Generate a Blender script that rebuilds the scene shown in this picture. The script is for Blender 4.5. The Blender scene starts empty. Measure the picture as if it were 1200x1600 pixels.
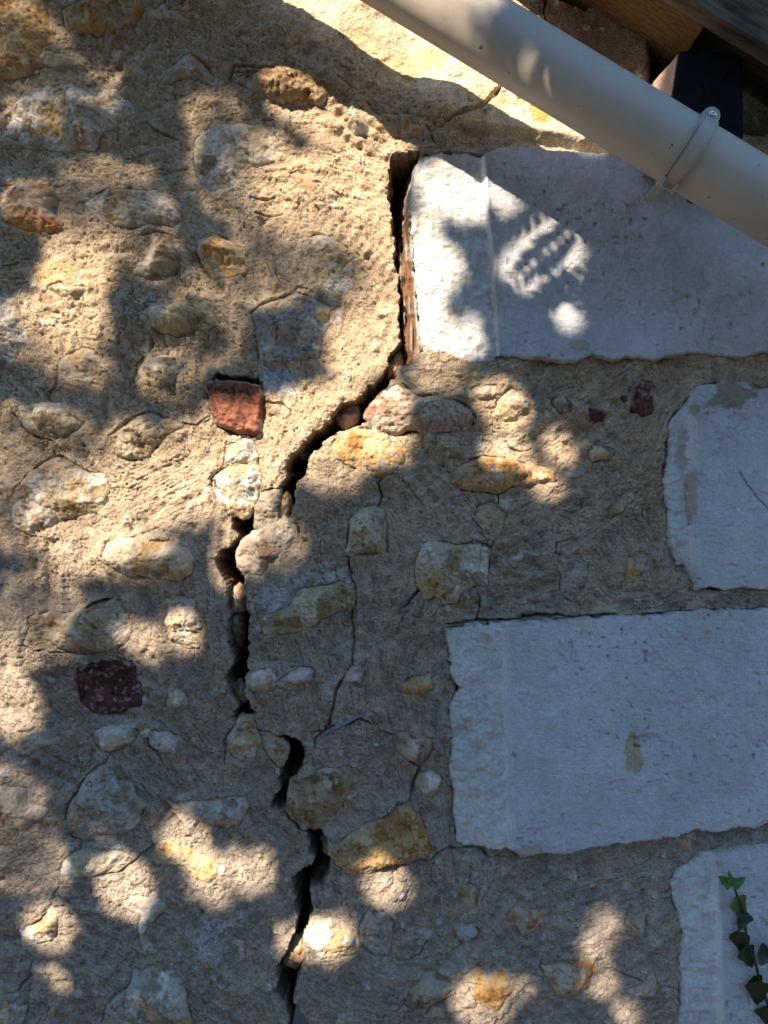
import bpy, math, random
import numpy as np
from mathutils import Vector, Matrix

# ------------------------------------------------------------------ camera, light
random.seed(7); RNG = np.random.default_rng(11)
SC = bpy.context.scene
COL = SC.collection
ZC = 1.90          # height of the picture centre above the ground (m)
DC = 1.05          # camera distance from the wall plane (m); the frame is 1 m wide there
PX = 1200.0        # survey units per metre on the wall plane

cam = bpy.data.cameras.new('camera'); cam_o = bpy.data.objects.new('camera', cam); COL.objects.link(cam_o)
cam_o.location = (0, -DC, ZC); cam_o.rotation_euler = (math.radians(90), 0, 0)
cam.sensor_fit = 'HORIZONTAL'; cam.sensor_width = 36.0; cam.lens = 36.0*DC
cam.clip_start = 0.01; cam.clip_end = 3000
SC.camera = cam_o

TX, TZ = 0.45, 0.75
SDIR = Vector((-TX, -1.0, TZ)).normalized()
ELEV = math.asin(SDIR.z)
w = bpy.data.worlds.new('World'); SC.world = w; w.use_nodes = True
nt = w.node_tree; nt.nodes.clear()
sky = nt.nodes.new('ShaderNodeTexSky'); sky.sky_type = 'NISHITA'; sky.sun_disc = False
sky.sun_elevation = ELEV; sky.sun_rotation = math.atan2(SDIR.x, SDIR.y)
bg = nt.nodes.new('ShaderNodeBackground'); bg.inputs['Strength'].default_value = 0.108
sky.air_density = 1.0; sky.dust_density = 0.0; sky.ozone_density = 2.6
wo = nt.nodes.new('ShaderNodeOutputWorld')
nt.links.new(sky.outputs[0], bg.inputs[0]); nt.links.new(bg.outputs[0], wo.inputs[0])
sl = bpy.data.lights.new('sun', 'SUN'); sl.energy = 4.2; sl.angle = math.radians(0.5); sl.color = (1.0, 0.83, 0.66)
so = bpy.data.objects.new('sun', sl); COL.objects.link(so)
so.rotation_euler = SDIR.to_track_quat('Z', 'Y').to_euler(); so.location = SDIR*8
vs = SC.view_settings
vs.view_transform = 'Standard'; vs.look = 'None'; vs.exposure = 1.5; vs.gamma = 1.0; vs.use_curve_mapping = False

# ------------------------------------------------------------------ small helpers
def tag(o, label=None, cat=None, group=None, kind=None):
    if label: o['label'] = label
    if cat: o['category'] = cat
    if group: o['group'] = group
    if kind: o['kind'] = kind
    return o
def empty(name, loc=(0, 0, 0)):
    o = bpy.data.objects.new(name, None); COL.objects.link(o); o.location = loc; o.empty_display_size = 0.1
    return o
def W(u, v, h):
    return Vector(((u-600)/PX, -h, ZC+(800-v)/PX))
def ortho(u, v, h):
    s = 1-h/DC
    return 600+(u-600)*s, 800+(v-800)*s
def P(u, v, h):                       # a surveyed sight line met at h metres in front of the wall
    a, b = ortho(u, v, h); return W(a, b, h)

_tab = np.random.default_rng(5).random((64, 256)).astype(np.float32)
def vnoise(x, y, seed=0):
    xi = np.floor(x).astype(np.int64); yi = np.floor(y).astype(np.int64)
    fx = (x-xi).astype(np.float32); fy = (y-yi).astype(np.float32)
    fx = fx*fx*fx*(fx*(fx*6-15)+10); fy = fy*fy*fy*(fy*(fy*6-15)+10)
    def hsh(a, b):
        n = (a*374761393 + b*668265263 + seed*1442695041) & 0x7fffffff
        n = ((n ^ (n >> 13))*1274126177) & 0x7fffffff
        return ((n ^ (n >> 16)) & 0xffff).astype(np.float32)/65535.0
    a = hsh(xi, yi); b = hsh(xi+1, yi); c = hsh(xi, yi+1); d = hsh(xi+1, yi+1)
    return (a+(b-a)*fx)*(1-fy)+(c+(d-c)*fx)*fy
def fbm(x, y, seed=0, octv=4, gain=0.5):
    r = 0; amp = 1; tot = 0
    for k in range(octv):
        r = r+amp*(vnoise(x, y, seed+k*17)-0.5); tot += amp
        x = x*1.97+13.1; y = y*1.97+7.7; amp *= gain
    return 2*r/tot
def sstep(a, b, x):
    t = np.clip((x-a)/(b-a), 0, 1); return t*t*(3-2*t)
def seg_dist(U, V, pts, closed):
    d2 = np.full(U.shape, 1e12, np.float32)
    n = len(pts)
    for i in range(n if closed else n-1):
        x0, y0 = pts[i]; x1, y1 = pts[(i+1) % n]
        dx, dy = x1-x0, y1-y0; L = dx*dx+dy*dy+1e-9
        t = np.clip(((U-x0)*dx+(V-y0)*dy)/L, 0, 1)
        d2 = np.minimum(d2, (U-x0-t*dx)**2+(V-y0-t*dy)**2)
    return np.sqrt(d2)
def poly_sd(U, V, pts):
    d = seg_dist(U, V, pts, True)
    ins = np.zeros(U.shape, bool); n = len(pts)
    for i in range(n):
        x0, y0 = pts[i]; x1, y1 = pts[(i+1) % n]
        if y0 == y1: continue
        c = ((y0 > V) != (y1 > V)) & (U < (x1-x0)*(V-y0)/(y1-y0)+x0)
        ins ^= c
    return np.where(ins, d, -d)
def window(pts, pad, Us, Vs):
    a = np.array(pts); u0, v0 = a.min(0)-pad; u1, v1 = a.max(0)+pad
    i0, i1 = np.searchsorted(Us, [u0, u1]); j0, j1 = np.searchsorted(Vs, [v0, v1])
    return slice(j0, j1), slice(i0, i1)

def grid_mesh(name, U, V, H, facemask, col=None, mat=None, parent=None, smooth=True, origin=None):
    nv, nu = U.shape
    idx = np.arange(nv*nu).reshape(nv, nu)
    q = np.stack([idx[:-1, :-1], idx[1:, :-1], idx[1:, 1:], idx[:-1, 1:]], -1)[facemask]
    used = np.zeros(nv*nu, bool); used[q.ravel()] = True
    remap = np.cumsum(used)-1; q = remap[q]
    co = np.stack([(U-600)/PX, -H, ZC+(800-V)/PX], -1).reshape(-1, 3)[used].astype(np.float32)
    if origin is not None: co = co-np.array(origin, np.float32)
    me = bpy.data.meshes.new(name)
    me.vertices.add(len(co)); me.vertices.foreach_set('co', co.ravel())
    nf = len(q)
    me.loops.add(nf*4); me.loops.foreach_set('vertex_index', q.ravel().astype(np.int32))
    me.polygons.add(nf); me.polygons.foreach_set('loop_start', (np.arange(nf)*4).astype(np.int32))
    me.polygons.foreach_set('use_smooth', np.full(nf, smooth))
    if col is not None:
        at = me.color_attributes.new('Col', 'FLOAT_COLOR', 'POINT')
        c = np.ones((len(co), 4), np.float32); c[:, :3] = col.reshape(-1, 3)[used]
        at.data.foreach_set('color', c.ravel())
    me.update(); me.validate()
    if mat: me.materials.append(mat)
    o = bpy.data.objects.new(name, me); COL.objects.link(o)
    if origin is not None: o.location = origin
    if parent: o.parent = parent
    return o
def raw_mesh(name, verts, faces, mat=None, parent=None, smooth=False):
    me = bpy.data.meshes.new(name); me.from_pydata([tuple(v) for v in verts], [], faces); me.update()
    if smooth: me.polygons.foreach_set('use_smooth', [True]*len(me.polygons))
    if mat: me.materials.append(mat)
    o = bpy.data.objects.new(name, me); COL.objects.link(o)
    if parent: o.parent = parent
    return o

# ------------------------------------------------------------------ materials
def newmat(name):
    m = bpy.data.materials.new(name); m.use_nodes = True
    n = m.node_tree.nodes; l = m.node_tree.links
    b = n['Principled BSDF']
    return m, n, l, b
def noise_node(n, l, scale, detail=4, rough=0.6, coord=None):
    t = n.new('ShaderNodeTexNoise'); t.inputs['Scale'].default_value = scale
    t.inputs['Detail'].default_value = detail; t.inputs['Roughness'].default_value = rough
    if coord is not None: l.new(coord, t.inputs['Vector'])
    return t
def mineral(name, grain, grain_amt, bumps, rough=0.95, spec=0.2, comb=False):
    m, n, l, b = newmat(name)
    tc = n.new('ShaderNodeTexCoord'); obj = tc.outputs['Object']
    at = n.new('ShaderNodeVertexColor'); at.layer_name = 'Col'
    g = noise_node(n, l, grain, 3, 0.7, obj)
    mr = n.new('ShaderNodeMapRange'); mr.inputs['From Min'].default_value = 0.3; mr.inputs['From Max'].default_value = 0.7
    mr.inputs['To Min'].default_value = 1-grain_amt; mr.inputs['To Max'].default_value = 1+grain_amt
    l.new(g.outputs['Fac'], mr.inputs['Value'])
    g2 = noise_node(n, l, grain*0.12, 4, 0.6, obj)
    mr2 = n.new('ShaderNodeMapRange'); mr2.inputs['From Min'].default_value = 0.3; mr2.inputs['From Max'].default_value = 0.7
    mr2.inputs['To Min'].default_value = 1-grain_amt*0.6; mr2.inputs['To Max'].default_value = 1+grain_amt*0.6
    l.new(g2.outputs['Fac'], mr2.inputs['Value'])
    mu = n.new('ShaderNodeMath'); mu.operation = 'MULTIPLY'; l.new(mr.outputs[0], mu.inputs[0]); l.new(mr2.outputs[0], mu.inputs[1])
    vm = n.new('ShaderNodeVectorMath'); vm.operation = 'SCALE'
    l.new(at.outputs['Color'], vm.inputs[0]); l.new(mu.outputs[0], vm.inputs['Scale'])
    l.new(vm.outputs[0], b.inputs['Base Color'])
    b.inputs['Roughness'].default_value = rough; b.inputs['Specular IOR Level'].default_value = spec
    prev = None
    for sc_, dist, det in bumps:
        t = noise_node(n, l, sc_, det, 0.65, obj)
        bp = n.new('ShaderNodeBump'); bp.inputs['Strength'].default_value = 1.0; bp.inputs['Distance'].default_value = dist
        l.new(t.outputs['Fac'], bp.inputs['Height'])
        if prev: l.new(prev.outputs[0], bp.inputs['Normal'])
        prev = bp
    if comb:
        sel = noise_node(n, l, 9, 2, 0.5, obj)
        for sc3 in ((35, 35, 900), (800, 35, 30)):
            mp = n.new('ShaderNodeMapping'); mp.inputs['Scale'].default_value = sc3; mp.inputs['Rotation'].default_value = (0, math.radians(6), 0)
            l.new(obj, mp.inputs['Vector'])
            t = noise_node(n, l, 1.0, 2, 0.6, mp.outputs[0])
            ms = n.new('ShaderNodeMapRange'); ms.inputs['From Min'].default_value = 0.42; ms.inputs['From Max'].default_value = 0.58
            if sc3[0] > 100: ms.inputs['To Min'].default_value = 1; ms.inputs['To Max'].default_value = 0
            l.new(sel.outputs['Fac'], ms.inputs['Value'])
            mm = n.new('ShaderNodeMath'); mm.operation = 'MULTIPLY'; l.new(t.outputs['Fac'], mm.inputs[0]); l.new(ms.outputs[0], mm.inputs[1])
            bp = n.new('ShaderNodeBump'); bp.inputs['Strength'].default_value = 1.0; bp.inputs['Distance'].default_value = 0.0010
            l.new(mm.outputs[0], bp.inputs['Height']); l.new(prev.outputs[0], bp.inputs['Normal']); prev = bp
    l.new(prev.outputs[0], b.inputs['Normal'])
    return m
M_MORTAR = mineral('lime_mortar', 560, 0.40, ((560, 0.0022, 2), (200, 0.0016, 3)))
M_STONE = mineral('limestone', 260, 0.20, ((300, 0.0016, 5), (90, 0.0026, 4)))
M_BLOCK = mineral('dressed_limestone', 300, 0.10, ((450, 0.0020, 3), (60, 0.0014, 4)), comb=True)

def plain(name, color, rough=0.6, spec=0.4, nscale=40, namt=0.15, bump=0.0, stretch=None, metallic=0, col2=None):
    m, n, l, b = newmat(name)
    tc = n.new('ShaderNodeTexCoord'); v = tc.outputs['Object']
    if stretch:
        mp = n.new('ShaderNodeMapping'); mp.inputs['Scale'].default_value = stretch; l.new(v, mp.inputs['Vector']); v = mp.outputs[0]
    t = noise_node(n, l, nscale, 6, 0.65, v)
    rp = n.new('ShaderNodeValToRGB'); l.new(t.outputs['Fac'], rp.inputs['Fac'])
    c2 = col2 or tuple(min(1, c*(1+namt)) for c in color)
    rp.color_ramp.elements[0].position = 0.3; rp.color_ramp.elements[1].position = 0.7
    rp.color_ramp.elements[0].color = (*[c*(1-namt) for c in color], 1); rp.color_ramp.elements[1].color = (*c2, 1)
    l.new(rp.outputs[0], b.inputs['Base Color'])
    b.inputs['Roughness'].default_value = rough; b.inputs['Specular IOR Level'].default_value = spec; b.inputs['Metallic'].default_value = metallic
    if bump:
        bp = n.new('ShaderNodeBump'); bp.inputs['Distance'].default_value = bump; l.new(t.outputs['Fac'], bp.inputs['Height']); l.new(bp.outputs[0], b.inputs['Normal'])
    return m

# ------------------------------------------------------------------ survey of the wall (units: 1/1200 m, v downwards)
PAL = {  # base, patch, pit/stain
 'white':  ((.66,.62,.54), (.57,.48,.34), (.40,.32,.20)),
 'cream':  ((.58,.50,.37), (.66,.61,.52), (.42,.31,.17)),
 'grey':   ((.47,.44,.38), (.58,.55,.48), (.36,.30,.21)),
 'tan':    ((.47,.38,.25), (.56,.49,.37), (.33,.22,.11)),
 'yellow': ((.52,.43,.26), (.58,.51,.37), (.40,.28,.13)),
 'orange': ((.58,.38,.17), (.60,.47,.29), (.56,.29,.09)),
 'rust':   ((.52,.31,.17), (.56,.44,.31), (.46,.20,.08)),
 'brown':  ((.40,.29,.17), (.50,.42,.30), (.30,.17,.07)),
 'pink':   ((.56,.43,.33), (.62,.54,.44), (.44,.28,.17)),
 'brick':  ((.29,.11,.066), (.35,.155,.095), (.19,.075,.05)),
 'dbrick': ((.12,.050,.042), (.16,.072,.06), (.085,.036,.032)),
 'mortar': ((.42,.36,.28), (.46,.40,.32), (.36,.30,.22)),
}
ST = [  # palette, protrusion mm, base mm, outline
('orange',14,0,[(-45,-45),(60,-45),(72,0),(76,40),(84,62),(62,72),(60,92),(48,104),(30,110),(0,117),(-45,117)]),
('tan',10,2,[(64,74),(72,72),(95,85),(115,88),(124,95),(110,102),(90,102),(68,95),(60,85)]),
('orange',14,0,[(95,8),(112,2),(140,-10),(215,-12),(220,15),(190,28),(165,40),(150,49),(130,44),(105,45),(98,35)]),
('cream',7,0,[(220,5),(240,15),(258,8),(262,18),(285,20),(305,35),(290,38),(262,30),(235,25)]),
('cream',9,0,[(197,92),(208,88),(218,100),(225,112),(226,124),(208,122),(195,126),(192,118)]),
('cream',8,0,[(245,122),(255,104),(270,100),(285,85),(295,82),(315,95),(330,115),(345,122),(340,130),(310,112),(280,112),(262,122)]),
('white',20,0,[(2,190),(12,160),(30,145),(50,135),(100,128),(133,136),(150,138),(165,128),(180,132),(195,150),(203,165),(190,180),(170,190),(150,205),(137,225),(100,228),(60,228),(30,222),(10,210)]),
('rust',14,0,[(-45,288),(20,287),(50,290),(75,292),(83,300),(78,315),(70,325),(92,345),(88,355),(60,358),(30,352),(0,345),(-45,340)]),
('white',15,0,[(130,315),(150,300),(165,292),(200,290),(215,297),(240,293),(258,305),(272,322),(281,338),(270,352),(245,346),(215,350),(180,350),(160,345),(140,330)]),
('tan',19,0,[(206,372),(215,362),(245,360),(265,365),(278,380),(281,400),(278,430),(255,434),(230,432),(207,425),(210,400)]),
('orange',19,0,[(306,388),(308,375),(323,360),(333,357),(348,371),(375,383),(387,410),(379,421),(362,429),(333,429),(317,408)]),
('yellow',20,0,[(212,487),(233,475),(258,479),(275,471),(300,467),(329,471),(335,492),(333,506),(308,517),(287,523),(267,521),(250,519),(233,508),(217,500)]),
('cream',17,0,[(212,579),(225,558),(246,553),(271,562),(277,579),(267,594),(246,604),(227,598)]),
('cream',6,0,[(88,575),(95,552),(110,550),(125,542),(140,545),(153,555),(152,575),(130,590),(105,590),(90,588)]),
('white',9,0,[(-45,425),(10,435),(22,450),(25,480),(35,520),(38,535),(20,545),(10,570),(-5,572),(-45,560)]),
('yellow',11,0,[(75,448),(90,443),(105,450),(128,447),(130,452),(110,460),(95,463),(85,454)]),
('pink',6,0,[(62,456),(74,452),(90,460),(97,467),(80,473),(64,472)]),
('tan',17,0,[(22,635),(40,627),(55,628),(90,627),(100,640),(115,655),(121,662),(108,672),(105,682),(85,685),(65,680),(45,672),(35,665),(25,645)]),
('tan',19,0,[(170,685),(190,665),(215,648),(225,645),(250,652),(270,655),(283,665),(262,680),(240,692),(225,712),(195,715),(180,710),(173,695)]),
('cream',19,0,[(12,800),(20,765),(40,740),(65,722),(85,713),(100,718),(115,730),(130,738),(160,740),(165,765),(163,785),(145,800),(115,802),(85,815),(70,830),(45,835),(20,825)]),
('cream',15,0,[(165,850),(185,838),(215,845),(258,850),(285,858),(300,875),(292,895),(278,908),(245,903),(215,900),(192,898),(175,885),(158,870)]),
('tan',15,0,[(37,1005),(42,985),(45,965),(75,960),(105,958),(135,955),(165,950),(198,952),(202,965),(200,995),(190,1012),(150,1018),(100,1015),(60,1012)]),
('brown',9,0,[(138,950),(150,944),(172,940),(188,944),(190,949),(165,951)]),
('dbrick',7,0,[(122,1042),(150,1034),(190,1031),(206,1042),(212,1062),(221,1070),(219,1098),(198,1104),(186,1113),(144,1112),(128,1096),(119,1062)]),
('cream',13,0,[(258,938),(285,936),(300,940),(315,958),(321,975),(318,995),(305,1012),(285,1012),(265,1000),(258,975),(265,955)]),
('white',11,0,[(258,1100),(262,1087),(272,1083),(285,1090),(290,1102),(280,1115),(272,1118),(260,1108)]),
('tan',9,0,[(15,1150),(30,1146),(55,1148),(65,1160),(88,1155),(90,1165),(65,1165),(40,1178),(22,1175)]),
('grey',13,0,[(145,1145),(155,1136),(180,1134),(200,1134),(210,1148),(205,1160),(185,1170),(172,1174),(155,1168),(148,1158)]),
('grey',9,0,[(230,1150),(240,1147),(260,1150),(275,1155),(290,1165),(270,1180),(255,1178),(240,1170),(230,1165)]),
('white',7,0,[(219,1146),(225,1139),(233,1141),(232,1150),(224,1152)]),
('grey',19,0,[(102,1279),(108,1258),(125,1229),(142,1206),(173,1181),(183,1196),(204,1217),(208,1246),(225,1262),(212,1288),(188,1304),(158,1308),(125,1308),(108,1300)]),
('white',10,0,[(85,1365),(92,1350),(115,1335),(135,1327),(150,1330),(165,1333),(185,1328),(198,1335),(185,1345),(170,1360),(140,1370),(110,1370)]),
('white',9,0,[(28,1460),(50,1450),(65,1440),(80,1415),(92,1412),(104,1420),(90,1435),(85,1455),(75,1472),(50,1480),(32,1483)]),
('pink',11,0,[(-45,1235),(10,1230),(35,1237),(45,1255),(60,1258),(75,1265),(70,1275),(45,1280),(35,1300),(15,1310),(-45,1310)]),
('grey',9,0,[(180,1412),(215,1402),(240,1408),(265,1415),(270,1425),(245,1432),(232,1450),(225,1475),(243,1490),(240,1495),(220,1485),(215,1450),(218,1435),(190,1420)]),
('orange',9,0,[(235,1335),(245,1320),(270,1315),(300,1335),(330,1345),(340,1360),(338,1370),(325,1382),(305,1375),(285,1358),(265,1355),(248,1360),(240,1350)]),
('grey',11,0,[(260,1255),(290,1258),(330,1255),(345,1250),(360,1248),(383,1245),(385,1265),(370,1285),(355,1294),(330,1290),(300,1280)]),
('grey',15,0,[(160,1600),(165,1575),(180,1558),(200,1545),(210,1520),(235,1515),(255,1525),(270,1518),(282,1535),(290,1570),(298,1600),(290,1645),(165,1645)]),
('grey',9,0,[(-45,1580),(10,1560),(35,1555),(40,1565),(30,1600),(20,1645),(-45,1645)]),
('orange',6,0,[(72,1590),(80,1572),(88,1570),(86,1582),(78,1592)]),
('white',11,0,[(303,215),(315,198),(330,197),(345,192),(375,188),(385,190),(425,186),(440,193),(448,205),(440,215),(425,230),(440,238),(430,245),(400,250),(380,262),(375,280),(355,295),(330,295),(308,275),(300,250)]),
('brown',17,0,[(362,105),(385,102),(405,102),(425,106),(450,102),(480,103),(515,112),(520,125),(510,145),(500,155),(475,148),(440,150),(415,140),(390,130),(368,115)]),
('white',13,0,[(545,188),(560,187),(575,192),(582,203),(575,210),(555,207)]),
('cream',7,0,[(555,145),(565,140),(572,165),(590,180),(600,175),(640,178),(660,185),(665,200),(655,210),(635,212),(610,205),(585,203),(560,185),(540,182),(548,165)]),
('rust',5,0,[(455,272),(465,270),(470,278),(480,285),(496,290),(490,298),(475,296),(464,286)]),
('cream',7,0,[(470,380),(480,370),(500,366),(520,370),(540,385),(557,398),(545,410),(525,415),(515,422),(505,412),(495,400),(475,395)]),
('grey',8,0,[(393,492),(405,482),(425,472),(455,462),(470,460),(485,463),(500,475),(520,480),(515,500),(505,520),(500,545),(490,560),(470,562),(445,565),(425,562),(408,560),(402,530),(400,505)]),
('brick',19,0,[(321,599),(331,596),(355,597),(385,600),(404,603),(408,615),(407,640),(404,672),(395,674),(370,672),(340,662),(330,648),(328,620)]),
('white',9,0,[(352,695),(365,690),(380,682),(392,690),(400,712),(390,718),(362,725),(352,720)]),
('white',9,0,[(332,745),(348,732),(375,724),(400,730),(405,755),(402,768),(395,790),(385,805),(375,808),(355,795),(340,780),(332,765)]),
('mortar',5,-2,[(397,790),(408,771),(434,766),(432,790),(430,815),(410,827),(397,824)]),
('brown',8,-14,[(435,776),(446,770),(450,790),(443,812),(434,806)]),
('pink',9,0,[(368,868),(375,848),(395,835),(425,822),(445,812),(458,820),(460,840),(445,860),(425,875),(405,895),(380,895),(370,885)]),
('pink',15,0,[(572,650),(580,630),(600,612),(620,602),(640,612),(655,622),(680,622),(710,626),(730,638),(743,655),(735,665),(715,672),(680,672),(640,668),(615,675),(600,682),(585,668)]),
('orange',9,0,[(520,690),(530,677),(560,670),(590,670),(615,682),(632,700),(630,720),(610,738),(590,745),(570,735),(545,725),(525,715)]),
('tan',11,0,[(735,610),(750,605),(775,602),(778,615),(765,622),(745,622)]),
('orange',15,0,[(705,755),(715,735),(738,720),(755,715),(790,720),(820,725),(850,732),(870,735),(868,750),(835,755),(800,755),(780,768),(750,765),(725,762)]),
('yellow',8,0,[(770,650),(780,625),(800,610),(825,620),(838,640),(830,655),(800,662),(785,660)]),
('yellow',13,0,[(545,855),(548,830),(548,812),(560,800),(580,793),(600,797),(603,820),(602,845),(598,865),(570,864),(555,868),(540,862)]),
('yellow',15,0,[(408,970),(415,962),(450,955),(460,935),(475,923),(500,920),(530,912),(550,915),(555,935),(552,948),(530,955),(500,965),(490,975),(465,985),(440,988),(415,990)]),
('cream',15,0,[(650,880),(660,855),(668,848),(690,850),(710,850),(725,853),(745,847),(760,855),(765,865),(760,900),(762,915),(745,915),(722,925),(715,940),(695,945),(680,930),(665,935),(655,915),(650,900)]),
('tan',11,0,[(740,810),(750,790),(770,782),(775,795),(790,805),(785,825),(770,845),(760,840),(750,822)]),
('grey',11,0,[(867,862),(880,858),(885,870),(905,868),(915,885),(918,900),(910,925),(895,938),(880,925),(880,900),(870,885)]),
('white',11,0,[(980,872),(995,865),(1010,868),(1012,875),(1000,895),(990,912),(978,910),(977,890)]),
('dbrick',8,0,[(922,628),(930,640),(945,640),(945,655),(930,660),(921,655)]),
('dbrick',8,0,[(990,605),(1000,598),(1018,603),(1018,645),(1005,650),(992,640),(985,625)]),
('dbrick',5,0,[(970,620),(980,615),(982,630),(973,637)]),
('tan',15,0,[(922,705),(928,695),(940,695),(960,705),(955,714),(930,717)]),
('brown',7,0,[(945,810),(955,795),(975,778),(988,772),(990,782),(970,798),(950,812)]),
('tan',11,0,[(868,625),(880,619),(891,635),(886,644),(874,641)]),
('white',9,0,[(541,1050),(548,1042),(562,1038),(566,1050),(563,1070),(555,1074),(542,1065)]),
('cream',11,0,[(385,1060),(395,1050),(420,1040),(435,1050),(432,1070),(415,1082),(400,1088),(390,1080)]),
('grey',8,0,[(440,1062),(455,1050),(472,1043),(490,1046),(486,1060),(462,1064)]),
('orange',11,0,[(625,1080),(640,1062),(652,1055),(675,1052),(676,1078),(660,1084),(640,1084)]),
('pink',11,0,[(615,1148),(635,1140),(652,1152),(675,1155),(678,1170),(665,1185),(660,1198),(640,1190),(622,1178),(616,1165)]),
('cream',13,0,[(650,1230),(658,1212),(672,1208),(687,1218),(686,1240),(675,1250),(660,1245)]),
('cream',13,0,[(355,1160),(362,1140),(375,1125),(392,1125),(398,1145),(405,1160),(395,1180),(385,1198),(370,1190),(357,1180)]),
('tan',3,0,[(405,1150),(420,1145),(440,1157),(447,1170),(446,1185),(437,1200),(425,1185),(412,1168)]),
('brown',13,0,[(450,1240),(457,1225),(480,1215),(505,1205),(530,1203),(545,1200),(560,1208),(590,1215),(575,1225),(550,1235),(530,1262),(515,1278),(505,1295),(490,1298),(465,1285),(452,1270)]),
('orange',15,0,[(517,1330),(540,1310),(575,1290),(610,1275),(630,1262),(642,1258),(655,1285),(670,1310),(682,1328),(665,1340),(640,1345),(600,1350),(575,1362),(545,1365),(525,1350)]),
('white',11,0,[(480,1460),(490,1438),(510,1435),(535,1445),(555,1465),(560,1490),(545,1500),(510,1500),(485,1498),(477,1480)]),
('grey',8,0,[(562,1450),(575,1430),(600,1420),(615,1432),(612,1460),(605,1490),(590,1495),(570,1480)]),
('tan',9,0,[(625,1565),(650,1540),(680,1520),(700,1525),(710,1540),(695,1555),(665,1575),(640,1585)]),
('brown',13,0,[(716,1395),(720,1382),(745,1382),(750,1395),(745,1415),(735,1420),(720,1412)]),
('grey',9,0,[(712,1450),(722,1440),(732,1445),(745,1455),(735,1468),(720,1465)]),
('rust',7,0,[(792,1430),(805,1420),(830,1422),(850,1425),(848,1440),(830,1450),(815,1460),(810,1442),(792,1440)]),
('orange',9,0,[(722,1520),(745,1508),(765,1520),(785,1510),(806,1518),(805,1545),(790,1560),(780,1580),(765,1570),(742,1560),(735,1540)]),
('orange',15,0,[(848,1512),(870,1510),(900,1508),(930,1508),(928,1530),(915,1550),(890,1558),(870,1555),(860,1535)]),
('white',7,0,[(976,1550),(990,1545),(1010,1535),(1018,1520),(1028,1540),(1030,1562),(1005,1562),(985,1560)]),
('tan',10,0,[(980,1448),(990,1435),(1008,1432),(1009,1448),(1000,1463),(985,1460)]),
('cream',6,0,[(795,880),(800,868),(808,870),(815,862),(816,872),(805,886)]),
# rubble wedged inside the crack
('rust',10,-33,[(604,572),(612,560),(626,548),(630,566),(622,582),(606,590)]),
('rust',10,-35,[(528,640),(540,632),(556,636),(556,656),(540,668),(528,660)]),
('pink',10,-29,[(358,928),(372,918),(380,932),(380,950),(364,954)]),
('brown',12,-43,[(362,960),(376,958),(378,990),(374,1010),(363,1000)]),
('cream',10,-23,[(362,1072),(374,1066),(384,1078),(386,1094),(376,1102),(364,1090)]),
('brown',12,-27,[(448,1485),(462,1470),(480,1462),(480,1500),(462,1508),(446,1508)]),
('grey',10,-25,[(506,1318),(513,1312),(518,1322),(514,1336),(507,1332)]),
]
CRACKS = [
[(612,243),(610,262),(612,330),(620,400),(626,470),(628,530),(626,542),(610,560),(603,580),(590,595),(570,618),(550,630),(534,630),(527,645),(515,662),(495,678),(478,695),(470,708),(455,722),(450,735),(445,755),(436,763),(410,767),(400,778),(395,795),(388,806),(372,808),(362,810),(368,825),(372,838),(362,858),(343,865),(340,880),(345,895),(352,905),(355,925),(358,940),(360,950),(365,960),(362,975),(362,1010),(365,1035),(358,1055),(362,1075),(372,1095),(375,1100),(372,1120),(384,1123),(397,1122),(396,1116),(388,1108),(388,1095),(386,1085),(384,1062),(387,1048),(386,1010),(388,980),(383,960),(380,935),(373,918),(373,905),(370,890),(366,880),(368,862),(378,848),(390,836),(400,829),(420,826),(440,815),(450,800),(459,780),(461,750),(471,740),(485,712),(496,700),(510,682),(530,673),(546,669),(570,656),(576,640),(590,618),(601,603),(612,590),(625,572),(642,565),(657,540),(652,500),(647,440),(642,380),(640,330),(642,290),(648,262),(657,236)],
[(436,1153),(447,1165),(450,1175),(445,1195),(438,1210),(437,1235),(425,1255),(432,1262),(447,1258),(450,1235),(462,1215),(475,1195),(477,1180),(470,1165),(460,1153),(450,1152)],
[(484,1299),(490,1320),(497,1345),(485,1358),(462,1375),(460,1385),(463,1400),(465,1430),(463,1455),(455,1470),(450,1490),(440,1505),(437,1530),(434,1545),(446,1552),(456,1560),(450,1600),(448,1660),(494,1660),(482,1600),(468,1575),(457,1555),(459,1545),(466,1520),(473,1500),(481,1480),(479,1455),(483,1440),(488,1420),(484,1400),(486,1390),(501,1378),(511,1365),(514,1345),(508,1325),(509,1305),(498,1297)],
[(338,578),(350,584),(372,588),(402,592),(406,600),(382,598),(352,596),(332,594),(322,597),(330,588)],
]
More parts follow.
